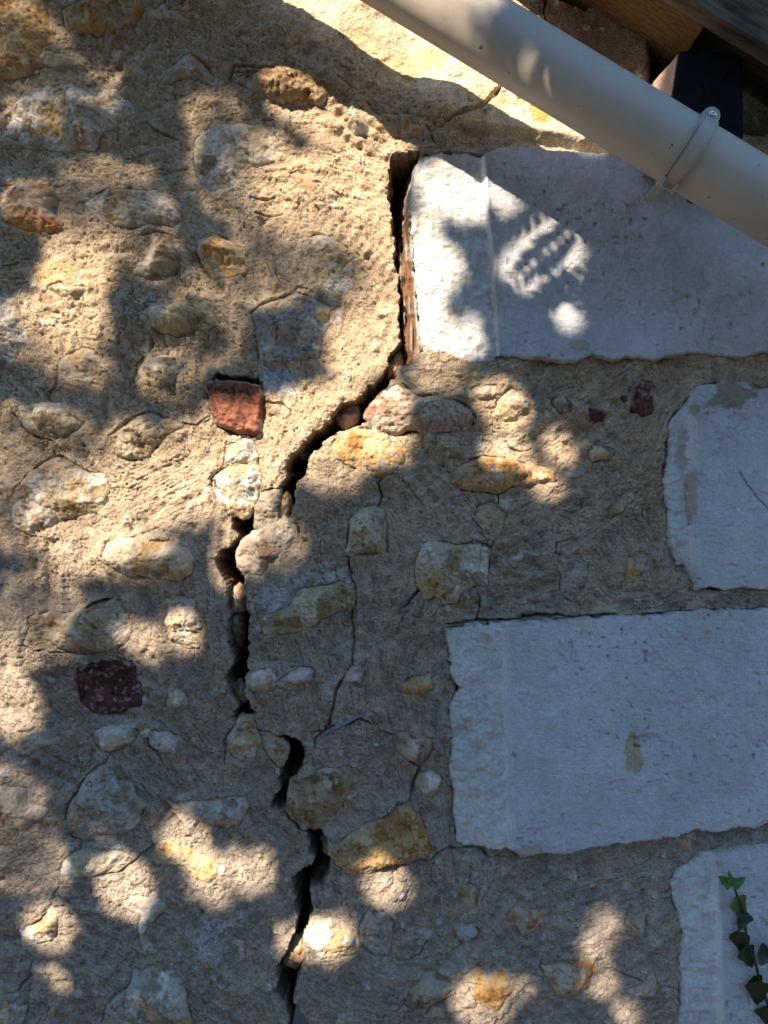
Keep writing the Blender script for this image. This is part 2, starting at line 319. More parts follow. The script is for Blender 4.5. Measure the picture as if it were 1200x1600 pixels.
THIN = [  # width, depth mm, points
(6,16,[(697,193),(720,186),(745,180),(765,165),(786,140)]),(3,10,[(668,200),(676,215),(682,230)]),(3,9,[(697,193),(686,201)]),
(3,9,[(600,680),(615,690),(632,705)]),(5,14,[(605,680),(640,671),(700,675),(740,662)]),(2.4,8,[(628,600),(650,620),(670,618),(690,626),(720,628),(735,640),(745,656)]),
(2.6,9,[(598,745),(590,757),(598,775),(590,792)]),(2.6,9,[(548,862),(543,842),(547,812),(560,798)]),(2.6,9,[(603,800),(605,862)]),
(4,12,[(545,870),(547,900),(551,912),(557,935),(548,960),(552,980),(554,1010),(550,1036)]),(3.4,12,[(541,1050),(525,1075),(520,1100),(515,1130),(505,1140),(493,1150),(492,1166)]),
(3.4,12,[(600,1142),(614,1147),(616,1167),(640,1190),(656,1198),(652,1215),(643,1235),(640,1252)]),
(3,10,[(535,1322),(545,1308),(590,1284),(632,1260)]),(3.4,10,[(600,1352),(640,1348),(668,1342),(684,1330),(695,1322),(706,1325)]),
(2.6,9,[(667,848),(690,847),(716,854),(742,845),(762,850),(766,858),(770,842),(752,822),(738,810)]),(4.5,12,[(766,868),(763,897)]),(3.6,11,[(690,905),(672,908),(655,920),(630,948)]),(4,10,[(690,946),(706,944),(718,938)]),
(2.2,8,[(748,925),(750,948),(744,972)]),
(4.5,14,[(695,975),(730,973),(760,969),(810,967),(830,963),(850,961),(900,963),(960,958)]),(4,14,[(700,1322),(720,1325),(742,1322),(762,1339),(798,1341)]),
(3.2,10,[(393,490),(408,478),(435,468),(456,459),(466,448),(480,450)]),(2.4,8,[(400,498),(401,520),(402,562)]),(4.5,14,[(409,598),(409,632)]),(4.5,12,[(405,672),(396,681),(388,685)]),(3,10,[(328,640),(326,655),(318,660)]),
(2,6,[(410,628),(440,630),(456,642)]),(3.4,11,[(345,733),(331,745),(330,760),(345,778),(356,797)]),(2.6,9,[(394,690),(402,715),(404,735),(406,755)]),(2.2,8,[(352,690),(350,720),(346,732)]),
(4.5,14,[(355,120),(361,110),(362,99),(385,100),(420,101),(440,102)]),
(3.4,11,[(16,775),(35,747),(60,727),(85,712),(86,704)]),(2.6,8,[(100,717),(115,729),(145,739)]),(3.2,10,[(170,682),(190,664),(210,649),(226,644)]),(2.4,8,[(283,662),(305,662),(325,650)]),(3.6,11,[(182,713),(200,718),(228,714)]),
(3.4,10,[(19,632),(23,645),(36,668),(50,678),(65,684),(85,689)]),(3.4,10,[(87,573),(90,585),(87,605),(75,613)]),
(3,9,[(196,841),(215,846),(240,849),(259,846)]),(4,11,[(155,873),(165,880),(178,888),(189,898)]),(3,10,[(37,1007),(60,1015),(100,1018),(150,1021)]),(7,16,[(136,951),(150,941),(166,937),(176,939)]),(3,9,[(186,1024),(197,1033),(209,1034)]),
(2.4,8,[(85,1371),(93,1374),(95,1383),(86,1396),(85,1410),(70,1430),(60,1442),(40,1450)]),(2.4,8,[(140,1373),(170,1364),(190,1359),(205,1348),(225,1330),(240,1320)]),(3,9,[(128,1311),(128,1326)]),
(3,10,[(101,1280),(106,1258),(124,1227),(146,1201)]),(3,10,[(107,1302),(120,1311),(150,1311)]),(2.6,8,[(0,1577),(20,1556),(45,1528),(46,1508)]),(2.4,8,[(350,1190),(350,1160),(362,1140),(372,1128)]),
(2.4,7,[(0,416),(15,413),(26,408)]),(4,12,[(850,8),(845,35),(853,56)]),
(3.6,10,[(733,719),(748,715),(770,716),(792,714)]),(4,12,[(722,766),(752,768),(778,772),(800,757),(832,753),(870,751)]),(3,10,[(778,772),(778,786),(760,792),(744,801)]),(2,6,[(792,690),(795,700),(815,706),(832,700)]),(2.2,7,[(766,638),(775,655),(792,663)]),
(3,10,[(396,1122),(403,1142),(420,1143),(438,1153)]),(3.5,12,[(430,1260),(445,1263),(456,1282),(470,1294),(486,1300)]),(3,9,[(548,1204),(560,1205),(576,1214)]),
(3,8,[(868,850),(880,845),(888,842)]),(3,8,[(866,862),(869,850)]),(3,8,[(205,1535),(208,1522),(216,1512)]),(2.4,8,[(144,1146),(150,1160),(158,1170)]),(2.4,8,[(229,1150),(232,1166),(245,1176),(251,1190)]),
(2.4,8,[(620,1578),(648,1545),(668,1528)]),(4,10,[(665,1576),(690,1562),(710,1545)]),(2.6,7,[(640,1500),(655,1490),(668,1470)]),(3,10,[(1048,652),(1052,645),(1064,640),(1076,625),(1090,605)]),(2,6,[(958,1515),(1000,1530),(1062,1545)]),
(3,9,[(1040,1395),(1046,1382),(1058,1362),(1082,1340)]),(2,7,[(190,126),(198,133),(190,140)]),(2,6,[(228,190),(240,200),(275,214)]),(3,8,[(395,308),(415,310),(430,306)]),(3,8,[(397,330),(420,334),(440,332)]),(3,7,[(414,270),(440,267)]),
(5,12,[(455,272),(466,284),(480,292),(494,296)]),(3,8,[(522,300),(534,307)]),(3,9,[(505,412),(516,420),(545,410),(556,400)]),(2.4,7,[(425,400),(432,420),(432,436)]),
(2,7,[(225,475),(232,470),(240,472)]),(4,11,[(232,520),(238,534),(232,548)]),(3,9,[(210,585),(212,572),(222,556)]),
(3,9,[(640,1250),(632,1262)]),(2.4,7,[(462,820),(468,838),(478,846)]),(5,12,[(488,1143),(510,1140),(540,1128),(562,1122),(578,1128)]),
]
STAINS_SHADE = [  # u, v, ru, rv, colour, strength: mineral colour in the render, and painted eave shade
(840,185,18,22,(.55,.30,.08),.9),(640,100,60,25,(.66,.48,.20),.6),(560,60,40,20,(.66,.48,.22),.5),(760,170,40,20,(.55,.42,.26),.6),(60,425,70,22,(.52,.36,.18),.8),(30,480,60,70,(.46,.36,.24),.5),(95,1048,40,8,(.30,.16,.13),.7),
(528,447,26,14,(.60,.58,.56),.8),(435,590,26,22,(.60,.58,.57),.9),(445,612,16,9,(.58,.56,.54),.8),(335,1470,36,40,(.50,.50,.50),.5),(430,940,30,24,(.52,.51,.50),.6),(500,905,50,12,(.52,.51,.50),.5),
(515,1080,14,22,(.52,.51,.50),.5),(170,1318,30,6,(.55,.55,.55),.6),(790,690,40,20,(.48,.42,.31),.6),(620,720,50,40,(.46,.38,.26),.4),(300,960,40,50,(.45,.38,.27),.3),
(660,1460,20,8,(.52,.51,.50),.5),(935,770,14,6,(.50,.40,.28),.6),(700,1110,22,60,(.36,.29,.22),.5),(760,1350,30,14,(.46,.44,.38),.4),(505,1250,70,50,(.44,.33,.20),.4),
(930,60,140,90,(.30,.17,.10),.85),(590,40,60,70,(.40,.28,.18),.4),(340,330,60,50,(.50,.43,.32),.3),  # the large dark patch paints in the shade under the eave
]
FLOW = [(260,70,-45),(400,60,20),(250,200,-30),(100,245,5),(60,390,-18),(330,320,10),(400,360,80),(300,560,80),(160,600,75),(200,640,70),(320,620,80),(60,700,30),(250,760,-20),(450,600,60),(560,560,60),(330,900,80),(20,950,85),(80,1120,45),(230,1050,30),(330,1000,80),(100,1200,20),(300,1200,60),(60,1400,-30),(150,1480,20),(350,1500,45),(520,780,80),(450,900,60),(500,1000,70),(620,900,75),(660,1000,-50),(640,960,-60),(560,1100,80),(600,1230,75),(700,1280,85),(620,1400,-60),(700,1350,75),(750,1400,-40),(680,1480,-40),(850,1380,-25),(850,1450,-20),(900,1340,-8),(950,1400,-20),(1000,1480,-45),(850,1580,-45),(600,1560,20),(900,590,-8),(1000,580,-25),(1150,575,80),(900,660,-40),(860,640,-50),(1000,680,-70),(950,750,-40),(850,800,-30),(1000,850,70),(830,900,-20),(930,930,60),(720,650,10),(640,750,45),(1080,935,-30),(960,940,-10),(550,150,30),(700,220,5),(680,780,60),(420,1250,50),(560,1500,45),(20,300,-10),(420,200,-25)]
BLK = [  # outline, arris u at top / bottom (left of it the rough margin)
([(657,238),(700,235),(730,238),(752,243),(770,236),(795,232),(850,236),(905,240),(960,243),(1040,250),(1300,252),(1500,252),(1500,548),(1340,548),(1200,551),(1150,560),(1120,556),(1085,552),(1050,558),(1020,563),(985,560),(955,563),(925,556),(900,566),(870,568),(840,560),(815,562),(800,556),(780,560),(745,568),(722,562),(700,552),(675,548),(657,553),(652,500),(647,440),(642,380),(640,330),(642,290),(648,262)], 752, 778, 1),
([(1090,602),(1120,597),(1165,599),(1185,607),(1215,604),(1340,606),(1500,606),(1500,918),(1340,918),(1200,921),(1160,918),(1130,924),(1100,920),(1085,924),(1080,900),(1070,884),(1058,884),(1050,850),(1044,800),(1040,760),(1040,715),(1047,655),(1065,636),(1075,622)], 1072, 1078, 0),
([(695,981),(740,977),(780,974),(830,971),(900,966),(960,964),(1000,960),(1050,957),(1100,951),(1160,953),(1200,949),(1340,946),(1500,944),(1500,1268),(1340,1278),(1260,1283),(1200,1290),(1150,1292),(1120,1300),(1100,1297),(1060,1304),(1030,1310),(1000,1312),(960,1320),(920,1322),(880,1333),(840,1333),(812,1338),(800,1328),(778,1334),(755,1326),(740,1322),(712,1323),(709,1250),(704,1200),(706,1150),(702,1110),(714,1075),(704,1050),(700,1010)], 783, 795, 0),
([(1050,1382),(1058,1366),(1078,1348),(1102,1334),(1125,1330),(1160,1322),(1200,1319),(1340,1312),(1500,1308),(1500,1690),(1340,1690),(1200,1690),(1064,1690),(1062,1600),(1060,1560),(1066,1530),(1062,1500),(1070,1470),(1062,1440),(1052,1410)], 1108, 1124, 0),
]
# ------------------------------------------------------------------ ground
def build_ground():
    m = plain('garden_ground', (.07,.066,.058), 0.95, 0.2, 6, .3, 0.01)
    xs = [-600, -200, -60, -30]+[-20+1.0*k for k in range(41)]+[30, 60, 200, 600]
    ys = [-600, -200, -60, -30]+[-20+0.5*k for k in range(47)]+[6, 12, 30, 100, 600]
    vs_ = []; fs = []
    for y in ys:
        for x in xs:
            t = min(1, max(0, (-y-4.0)/4.5)); z = 3.9*t*t*(3-2*t)*(1+0.12*math.sin(x*0.7))  # rise behind the camera: unseen bank added to block low sky light
            vs_.append((x, y, z-0.03+0.012*math.sin(x*1.7)*math.cos(y*1.3)))
    nx = len(xs)
    for j in range(len(ys)-1):
        for i in range(nx-1): fs.append((j*nx+i, j*nx+i+1, (j+1)*nx+i+1, (j+1)*nx+i))
    o = raw_mesh('ground', vs_, fs, m, smooth=True); tag(o, kind='structure')
build_ground()

# ------------------------------------------------------------------ the wall
wall = empty('rubble_wall', (0, 0, 0))
tag(wall, 'cracked rubble stone wall with sandy mortar and pale dressed corner blocks', 'wall')

def lowrelief(U, V):
    return 0.0085*fbm(U/260, V/260, 3, 3)+0.0090*fbm(U/95, V/95, 9, 3)
def soffit(u): return (u-880)*0.62

STEP = 1.35
Us = np.arange(-42, 1243, STEP, dtype=np.float32); Vs = np.arange(-60, 1643, STEP, dtype=np.float32)
U, V = np.meshgrid(Us, Vs)
H = lowrelief(U, V).astype(np.float32)
# shallow shelf of mortar above the top corner block, and the dark pocket under the eave
Lb = np.interp(U, [560,690,740,830,940,1100], [150,198,208,224,240,262]).astype(np.float32)
ledge = sstep(620, 720, U)*sstep(5, -12, V-Lb+4*fbm(U/20, V/20, 61, 3))
H += 0.020*ledge
pocket = sstep(1000, 1040, U)*sstep(225, 195, V)+sstep(20, 2, V-0.35*(U-880)+200*(np.abs(U-880) > 35))*0.6
H -= 0.06*np.clip(pocket, 0, 1)
# base colour of the render
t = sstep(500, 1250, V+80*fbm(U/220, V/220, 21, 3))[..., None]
C = (1-t)*np.array((.49,.380,.255), np.float32)+t*np.array((.375,.318,.250), np.float32)  # sandy above, greyer below; warm bounced light is mixed into the upper tone
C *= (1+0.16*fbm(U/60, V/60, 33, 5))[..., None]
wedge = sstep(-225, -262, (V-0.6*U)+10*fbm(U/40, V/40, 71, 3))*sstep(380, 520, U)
C = C*(1-wedge[..., None])+wedge[..., None]*np.array((.72,.60,.41), np.float32)  # pale plaster, lightened further: sun on the wedge is painted into the colour
for (su, sv, ru, rv, sc_, k) in STAINS_SHADE:
    ws = window([(su-ru, sv-rv), (su+ru, sv+rv)], max(ru, rv), Us, Vs)
    uu, vv = U[ws], V[ws]
    d = np.hypot((uu-su)/ru, (vv-sv)/rv)+0.5*fbm(uu/18, vv/18, int(su), 4)
    m_ = (k*sstep(1.1, 0.7, d))[..., None]
    C[ws] = C[ws]*(1-m_)+m_*np.array(sc_, np.float32)
# brush strokes: noise smeared along the trowel direction
cx = np.zeros(U.shape, np.float32); cy = np.zeros(U.shape, np.float32)
c4 = slice(None, None, 6)
Uc, Vc = U[c4, c4], V[c4, c4]
fx = np.zeros(Uc.shape); fy = np.zeros(Uc.shape)
for (a, b, g) in FLOW:
    wgt = 1/(((Uc-a)**2+(Vc-b)**2)/900+1)**1.6
    fx += wgt*math.cos(2*math.radians(g)); fy += wgt*math.sin(2*math.radians(g))
ang = 0.5*np.arctan2(fy, fx)+0.28*fbm(Uc/110, Vc/110, 41, 2)
ang2 = np.repeat(np.repeat(ang, 6, 0), 6, 1)[:U.shape[0], :U.shape[1]]
dxs, dys = np.cos(ang2).astype(np.float32), np.sin(ang2).astype(np.float32)
N0 = RNG.standard_normal(U.shape).astype(np.float32)
N0 = (N0+np.roll(N0, 1, 0)+np.roll(N0, 1, 1)+np.roll(np.roll(N0, 1, 0), 1, 1))/2
acc = N0.copy()
jj, ii = np.mgrid[0:U.shape[0], 0:U.shape[1]].astype(np.float32)
for sgn in (1, -1):
    x, y = ii.copy(), jj.copy()
    for k in range(11):
        xi = np.clip(x+0.5, 0, U.shape[1]-1).astype(np.int32); yi = np.clip(y+0.5, 0, U.shape[0]-1).astype(np.int32)
        x += sgn*dxs[yi, xi]*1.1; y += sgn*dys[yi, xi]*1.1
        xi = np.clip(x+0.5, 0, U.shape[1]-1).astype(np.int32); yi = np.clip(y+0.5, 0, U.shape[0]-1).astype(np.int32)
        acc += N0[yi, xi]
acc = (acc-acc.mean())/acc.std()
bamp = 0.00020+0.00065*sstep(-0.15, 0.40, fbm(U/110, V/110, 51, 3)+0.22*sstep(380, 520, U))
bamp = bamp*(1-0.7*wedge)
# broader smears of the trowel: the same thing on a coarser grid
k5 = 8
Uq = U[::k5, ::k5]; Nq = RNG.standard_normal(Uq.shape).astype(np.float32); Aq = ang2[::k5, ::k5]
accq = Nq.copy(); jq, iq = np.mgrid[0:Uq.shape[0], 0:Uq.shape[1]].astype(np.float32)
for sgn in (1, -1):
    x, y = iq.copy(), jq.copy()
    for k in range(7):
        xi = np.clip(x+0.5, 0, Uq.shape[1]-1).astype(np.int32); yi = np.clip(y+0.5, 0, Uq.shape[0]-1).astype(np.int32)
        x += sgn*np.cos(Aq[yi, xi]); y += sgn*np.sin(Aq[yi, xi])
        xi = np.clip(x+0.5, 0, Uq.shape[1]-1).astype(np.int32); yi = np.clip(y+0.5, 0, Uq.shape[0]-1).astype(np.int32)
        accq += Nq[yi, xi]
accq /= accq.std()
fj, fi = jj_ , ii_ = np.mgrid[0:U.shape[0], 0:U.shape[1]].astype(np.float32)/k5
j0 = np.clip(fj.astype(np.int32), 0, Uq.shape[0]-2); i0 = np.clip(fi.astype(np.int32), 0, Uq.shape[1]-2)
fj = np.clip(fj-j0, 0, 1); fi = np.clip(fi-i0, 0, 1)
fj = fj*fj*(3-2*fj); fi = fi*fi*(3-2*fi)
sm = (accq[j0, i0]*(1-fi)+accq[j0, i0+1]*fi)*(1-fj)+(accq[j0+1, i0]*(1-fi)+accq[j0+1, i0+1]*fi)*fj
H += 0.0024*sm*(1-0.6*wedge)*(0.5+0.9*vnoise(U/130, V/130, 53))
H += bamp*acc
H -= 0.0032*sstep(0.8, 2.2, acc)*sstep(-0.2, 0.3, fbm(U/70, V/70, 57, 2)+0.2*sstep(380, 520, U))*(1-0.8*wedge)
H -= (0.0026-0.0014*sstep(380, 520, U))*sstep(0.66, 0.86, vnoise(U/3.3, V/3.3, 58))*(0.3+0.7*vnoise(U/50, V/50, 59))*(1-0.7*wedge)
gr = fbm(U/3.4, V/3.4, 81, 2)+0.45*fbm(U/9, V/9, 82, 2); H += (0.0016+0.0010*fbm(U/90, V/90, 83, 2))*gr*(1-0.5*wedge)
C *= (1+0.15*fbm(U/3.6, V/3.6, 86, 2)+0.16*fbm(U/16, V/16, 87, 4))[..., None]
# little voids and lumps
pt = vnoise(U/5.0, V/5.0, 91); H -= 0.0030*sstep(0.90, 0.97, pt)*(vnoise(U/60, V/60, 92) > 0.45)
lp = vnoise(U/14, V/14, 95); H += 0.0022*sstep(0.80, 0.93, lp)
ag = (0.75*sstep(0.84, 0.92, lp)*(vnoise(U/14, V/14, 96) > 0.45))[..., None]
C = C*(1-ag)+ag*(np.array((.50,.46,.40), np.float32)*(0.75+0.5*vnoise(U/22, V/22, 99))[..., None])
ks = fbm(U/30, V/30, 97, 3); H += 0.0022*np.abs(ks)*(vnoise(U/140, V/140, 98) > 0.4)
EXTRA_U = (-1400, 1500)

keep = np.ones((U.shape[0], U.shape[1]), np.float32)
# blocks press into the mortar
blocks = []
for (pts, e0, e1, side) in BLK:
    pts = [ortho(a, b, 0.010) if a < 1490 else (1500, ortho(a, b, 0.010)[1]) for a, b in pts]
    ws = window(pts, 40, Us, Vs); uu, vv = U[ws], V[ws]
    sd = poly_sd(uu, vv, pts)+2.2*fbm(uu/9, vv/9, 7, 3)
    Hn = H[ws]
    Hn += 0.003*np.exp(-np.clip(-sd, 0, None)/22)*(sd < 0)
    Hn = np.where(sd > 1.5, Hn-0.02, Hn)
    H[ws] = Hn
    keep[ws] = np.where(sd > 9, 0, keep[ws])
    blocks.append((pts, e0, e1, side))
# stones
stones = []
for i, (pal, prot, base, pts) in enumerate(ST):
    hm = (base+0.6*prot)/1000
    pts = [ortho(a, b, hm) for a, b in pts]
    ws = window(pts, 34, Us, Vs); uu, vv = U[ws], V[ws]
    if uu.size == 0: continue
    sd0 = poly_sd(uu, vv, pts)
    sd = sd0+1.5+(4.5 if pal != 'dbrick' else 7)*fbm(uu/24, vv/24, 100+i, 3)+2.0*fbm(uu/7, vv/7, 150+i, 2)
    out = np.clip(-sd, 0, None)
    if base >= 0:
        lap = (0.0014+0.00022*prot)*(0.7+1.2*fbm(uu/40, vv/40, 200+i, 2))
        Hn = H[ws]+lap*np.exp(-(out/15)**2)*np.where(sd <= 0, 1, np.exp(-(sd/7)**2))
        gap = sstep(0.12, 0.40, fbm(uu/30, vv/30, 300+i, 3))*np.exp(-(np.abs(sd)/1.8)**2)
        Hn = Hn-0.006*gap
        Hn = np.where(sd > 0, Hn-np.minimum(sd*0.0011, 0.016), Hn)
        H[ws] = Hn
        keep[ws] = np.where(sd0 > 20, 0, keep[ws])
    stones.append((i, pal, prot/1000, base/1000, pts))
# open cracks
HB = H.copy()
def crack_cut(pts, depth, grow=3.4, rag=4.0):
    ws = window(pts, 14, Us, Vs); uu, vv = U[ws], V[ws]
    sd = poly_sd(uu, vv, pts)+grow+rag*1.5*fbm(uu/14, vv/14, 400, 3, 0.6)+5.0*fbm(uu/34, vv/34, 405, 2)
    chip = -0.003*sstep(-7, 0, sd)*(0.4+fbm(uu/12, vv/12, 410, 2)).clip(0)
    H[ws] += chip
    H[ws] = np.where(sd > 0, HB[ws]-np.minimum(depth, 0.040)*sstep(0, 1.8, sd)-max(depth-0.040, 0)*sstep(3.5, 6.5, sd+5*fbm(uu/9, vv/9, 422, 3))-0.012*fbm(uu/8, vv/8, 420, 3)*(sd > 1.5), H[ws])
    inner = (sstep(-0.5, 0.5, sd)*0.85)[..., None]
    C[ws] = C[ws]*(1-inner)+inner*np.array((.16,.10,.06), np.float32)
for k, pts in enumerate(CRACKS): crack_cut(pts, 0.14 if k < 3 else 0.022, 3.0 if k < 3 else 0.2)
for (wd, dp, pts) in THIN:
    # a ragged broken path
    q = []
    rr = random.Random(int(pts[0][0]*7+pts[0][1]))
    for (a, b), (c, d) in zip(pts[:-1], pts[1:]):
        n = max(1, int(math.hypot(c-a, d-b)/9))
        for k in range(n):
            f = k/n; q.append((a+(c-a)*f+rr.uniform(-1.6, 1.6), b+(d-b)*f+rr.uniform(-1.6, 1.6)))
    q.append(pts[-1])
    ws = window(q, 12, Us, Vs); uu, vv = U[ws], V[ws]
    if uu.size == 0: continue
    d = seg_dist(uu, vv, q, False)
    # taper to the ends
    e = np.minimum(np.hypot(uu-q[0][0], vv-q[0][1]), np.hypot(uu-q[-1][0], vv-q[-1][1]))
    wv = wd*0.5*(0.45+0.55*sstep(0, 25, e))*(0.8+0.9*fbm(uu/13, vv/13, 430, 2))
    f = sstep(wv+1.1, wv-0.6, d)*(0.6+0.4*sstep(-0.22, 0.02, fbm(uu/22, vv/22, 440, 2)))
    H[ws] -= dp/1000*f
    # one lip stands a little proud of the other
    H[ws] += 0.0012*np.exp(-(d/6)**2)*(vv < np.interp(uu, *zip(*sorted(q)))) if abs(q[0][0]-q[-1][0]) > abs(q[0][1]-q[-1][1]) else 0
kf = keep[:-1, :-1]+keep[1:, :-1]+keep[1:, 1:]+keep[:-1, 1:]
roofcut = (V > soffit(U)-70)[:-1, :-1]
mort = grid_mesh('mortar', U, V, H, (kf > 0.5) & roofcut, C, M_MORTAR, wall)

# dressed corner blocks
def block_object(bi, pts, e0, e1, side):
    a = np.array(pts); u0, v0 = a.min(0); u1, v1 = a.max(0)
    bs = 1.9
    us = np.concatenate([np.arange(u0-34, 1235, bs), np.arange(1235, 1500.1, 12)]); us[-1] = 1500
    vs_ = np.arange(v0-5, v1+5, bs)
    bu, bv = np.meshgrid(us, vs_)
    sd = poly_sd(bu, bv, [(x if x < 1490 else 1560, y) for x, y in pts])
    # drop straight down where the edge is chipped
    chip = 1.6*fbm(bu/7, bv/7, 500+bi, 3)+3.5*fbm(bu/17, bv/17, 505+bi, 4, 0.65)+16*np.clip(fbm(bu/30, bv/30, 510+bi, 4, 0.6)-0.16, 0, 1)
    sdn = sd-np.clip(chip, -2, 9)*np.exp(-np.clip(sd, 0, None)/12)
    fr = np.clip((bv-v0)/(v1-v0), 0, 1)
    ar = e0+(e1-e0)*fr+2.0*fbm(bv/40, bv*0, 520+bi, 3)
    left = np.full(bu.shape, u0)
    face = 0.017+0.0016*fbm(bu/200, bv/200, 530+bi, 2)+0.0012*fbm(bu/26, bv/26, 540+bi, 5)+0.0005*fbm(bu/5, bv/5, 545+bi, 2)
    pit = vnoise(bu/7, bv/7, 550+bi); face -= 0.0036*sstep(0.86, 0.97, pit)*sstep(0.35, 0.6, vnoise(bu/70, bv/70, 551+bi))
    face -= 0.0007*sstep(0.70, 0.9, vnoise(bu/3.6, bv/3.6, 556+bi))
    sc = np.abs(fbm(bu/60+fbm(bu/30, bv/30, 552)*0.6, bv/60, 553+bi, 4)); face -= 0.0009*sstep(0.05, 0.0, sc)
    # shallow spalls
    sp = fbm(bu/34, bv/34, 554+bi, 5); face -= 0.0016*sstep(0.36, 0.44, sp)
    # rough margin left of the arris: short raking chisel cuts
    mm = sstep(3, -3, bu-ar)
    q = bv/23+2.6*fbm(bu/140, bv/70, 560+bi, 3)+bu/170
    fq = q-np.floor(q); cut = sstep(0.0, 0.75, fq)*sstep(1.0, 0.9, fq)*(vnoise(np.floor(q)*1.7, bu/55, 571+bi)-0.25).clip(0)
    vert = fbm(bu/5, bv/90, 573+bi, 3)*vnoise(bu/60, bv/110, 574+bi)
    ql = (fbm(bu/30, bv/24, 570+bi, 6, 0.6)*0.5+0.5)*9
    led = (np.floor(ql)+sstep(0.35, 0.6, ql-np.floor(ql)))/9-0.5
    rough = 0.0085*led+0.0030*fbm(bu/12, bv/12, 575+bi, 4, 0.6)+0.0016*cut+0.0022*vert
    depth = np.clip((ar-bu)/110, 0, 1)
    marg = 0.0095-0.006*depth+rough
    ridge = 0.0034*np.exp(-((bu-ar-2)/4)**2)
    h = face*(1-mm)+marg*mm+ridge
    h -= 0.0025*np.clip(1-sdn/3, 0, 1)**2*(sdn > 0)
    if side:
        leftside = (bu < 664) & (bv > 225)
        stripe = fbm(bu/3.4, bv/48, 580, 2)+0.5*fbm(bu/9, bv/20, 582, 3)
        sd = np.where(leftside, sd+3.5*fbm(bu/30, bv/13, 583, 4, 0.6)-1.5, sd)
        h_side = 0.004+np.clip(sd, -40, 0)*(0.0008+0.0042*sstep(430, 310, bv))+0.011*stripe-0.06*sstep(-22, -27, sd)
        h = np.where((sd < 0) & leftside, h_side, h)
        drop = (sdn < 0) & ~((sd < 3) & leftside)
        fm_keep = (sd > -4.5) | (leftside & (sd > -30))
    else:
        drop = sdn < 0; fm_keep = sd > -4.5
    h = np.where(drop, np.minimum(h, 0.012+sdn*0.016), h); h = np.maximum(h, -0.13)
    c = np.ones(bu.shape+(3,), np.float32)*np.array((.545,.56,.585), np.float32)
    c = c*(1-0.9*mm[..., None])+0.9*mm[..., None]*np.array((.62,.63,.605), np.float32)
    c *= (1+0.24*fbm(bu/110, bv/110, 590+bi, 6, 0.65)+0.12*fbm(bu/6, bv/6, 591+bi, 3))[..., None]
    yl = (0.6*sstep(0.12, 0.5, fbm(bu/60, bv/60, 592+bi, 6, 0.65))*(0.45+0.55*mm))[..., None]
    c = c*(1-yl)+yl*np.array((.50,.46,.38), np.float32)
    edge = (0.7*sstep(7, 0, sdn)*sstep(-0.1, 0.3, fbm(bu/20, bv/20, 594+bi, 3)))[..., None]
    c = c*(1-edge)+edge*np.array((.44,.38,.29), np.float32)
    rs_ = (0.75*np.exp(-((bu-ar+3)/7)**2)*sstep(-0.35, 0.1, fbm(bu/30, bv/30, 597+bi, 3)))[..., None]
    c = c*(1-rs_)+rs_*np.array((.74,.75,.74), np.float32)
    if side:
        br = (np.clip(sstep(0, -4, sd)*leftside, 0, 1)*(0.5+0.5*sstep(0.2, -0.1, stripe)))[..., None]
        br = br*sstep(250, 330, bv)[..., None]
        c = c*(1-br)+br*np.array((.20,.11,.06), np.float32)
    for (su, sv, ru, rv, scol, k) in ((985,1172,13,30,(.42,.36,.22),.8),(1098,984,9,6,(.42,.33,.22),.8),(900,545,34,12,(.46,.40,.30),.8),(1135,624,36,23,(.34,.30,.23),1),(1075,640,10,10,(.34,.30,.23),.8),
                                (690,270,36,20,(.52,.47,.40),.5),(770,450,10,70,(.50,.44,.36),.6),(1072,780,8,60,(.42,.32,.25),.7),(1060,700,8,50,(.40,.31,.24),.6),(1115,1340,8,10,(.45,.35,.26),.8),(820,1325,20,14,(.44,.40,.32),.9),(1070,315,9,9,(.22,.16,.12),.9)):
        d = np.hypot((bu-su)/ru, (bv-sv)/rv)+1.1*fbm(bu/22, bv/22, int(su), 5, 0.65)
        k_ = (k*sstep(1.0, 0.75, d))[..., None]
        c = c*(1-k_)+k_*np.array(scol, np.float32)
        if su in (1135, 1075): h = h+0.0025*k_[..., 0]+0.0008*k_[..., 0]*fbm(bu/5, bv/5, 3, 2)
        if su == 1070: h = h-0.006*k_[..., 0]
        if su == 985: h = h-0.0015*k_[..., 0]
    if bi == 1:   # the dashed graphite line somebody drew
        for (a0, b0, a1, b1) in ((1147,738,1150,744),(1153,748,1157,756),(1159,759,1166,767),(1169,771,1176,779),(1178,781,1186,788),(1188,790,1193,798),(1195,799,1199,806)):
            d = seg_dist(bu, bv, [(a0, b0), (a1, b1)], False)
            k_ = (0.75*sstep(2.6, 0.8, d))[..., None]; c = c*(1-k_)+k_*np.array((.09,.10,.14), np.float32)
    f4 = fm_keep[:-1, :-1] & fm_keep[1:, :-1] & fm_keep[1:, 1:] & fm_keep[:-1, 1:]
    o = grid_mesh('quoin_block', bu, bv, h, f4, c, M_BLOCK, wall)
    return o
BL_LABEL = ['pale dressed corner block under the pipe with dappled sun on it', 'short pale corner block with a dashed pencil line', 'large pale corner block with a rough chiselled left margin', 'pale corner block behind the ivy sprig']
for bi, (pts, e0, e1, side) in enumerate(blocks):
    o = block_object(bi, pts, e0, e1, side); o['label'] = BL_LABEL[bi]

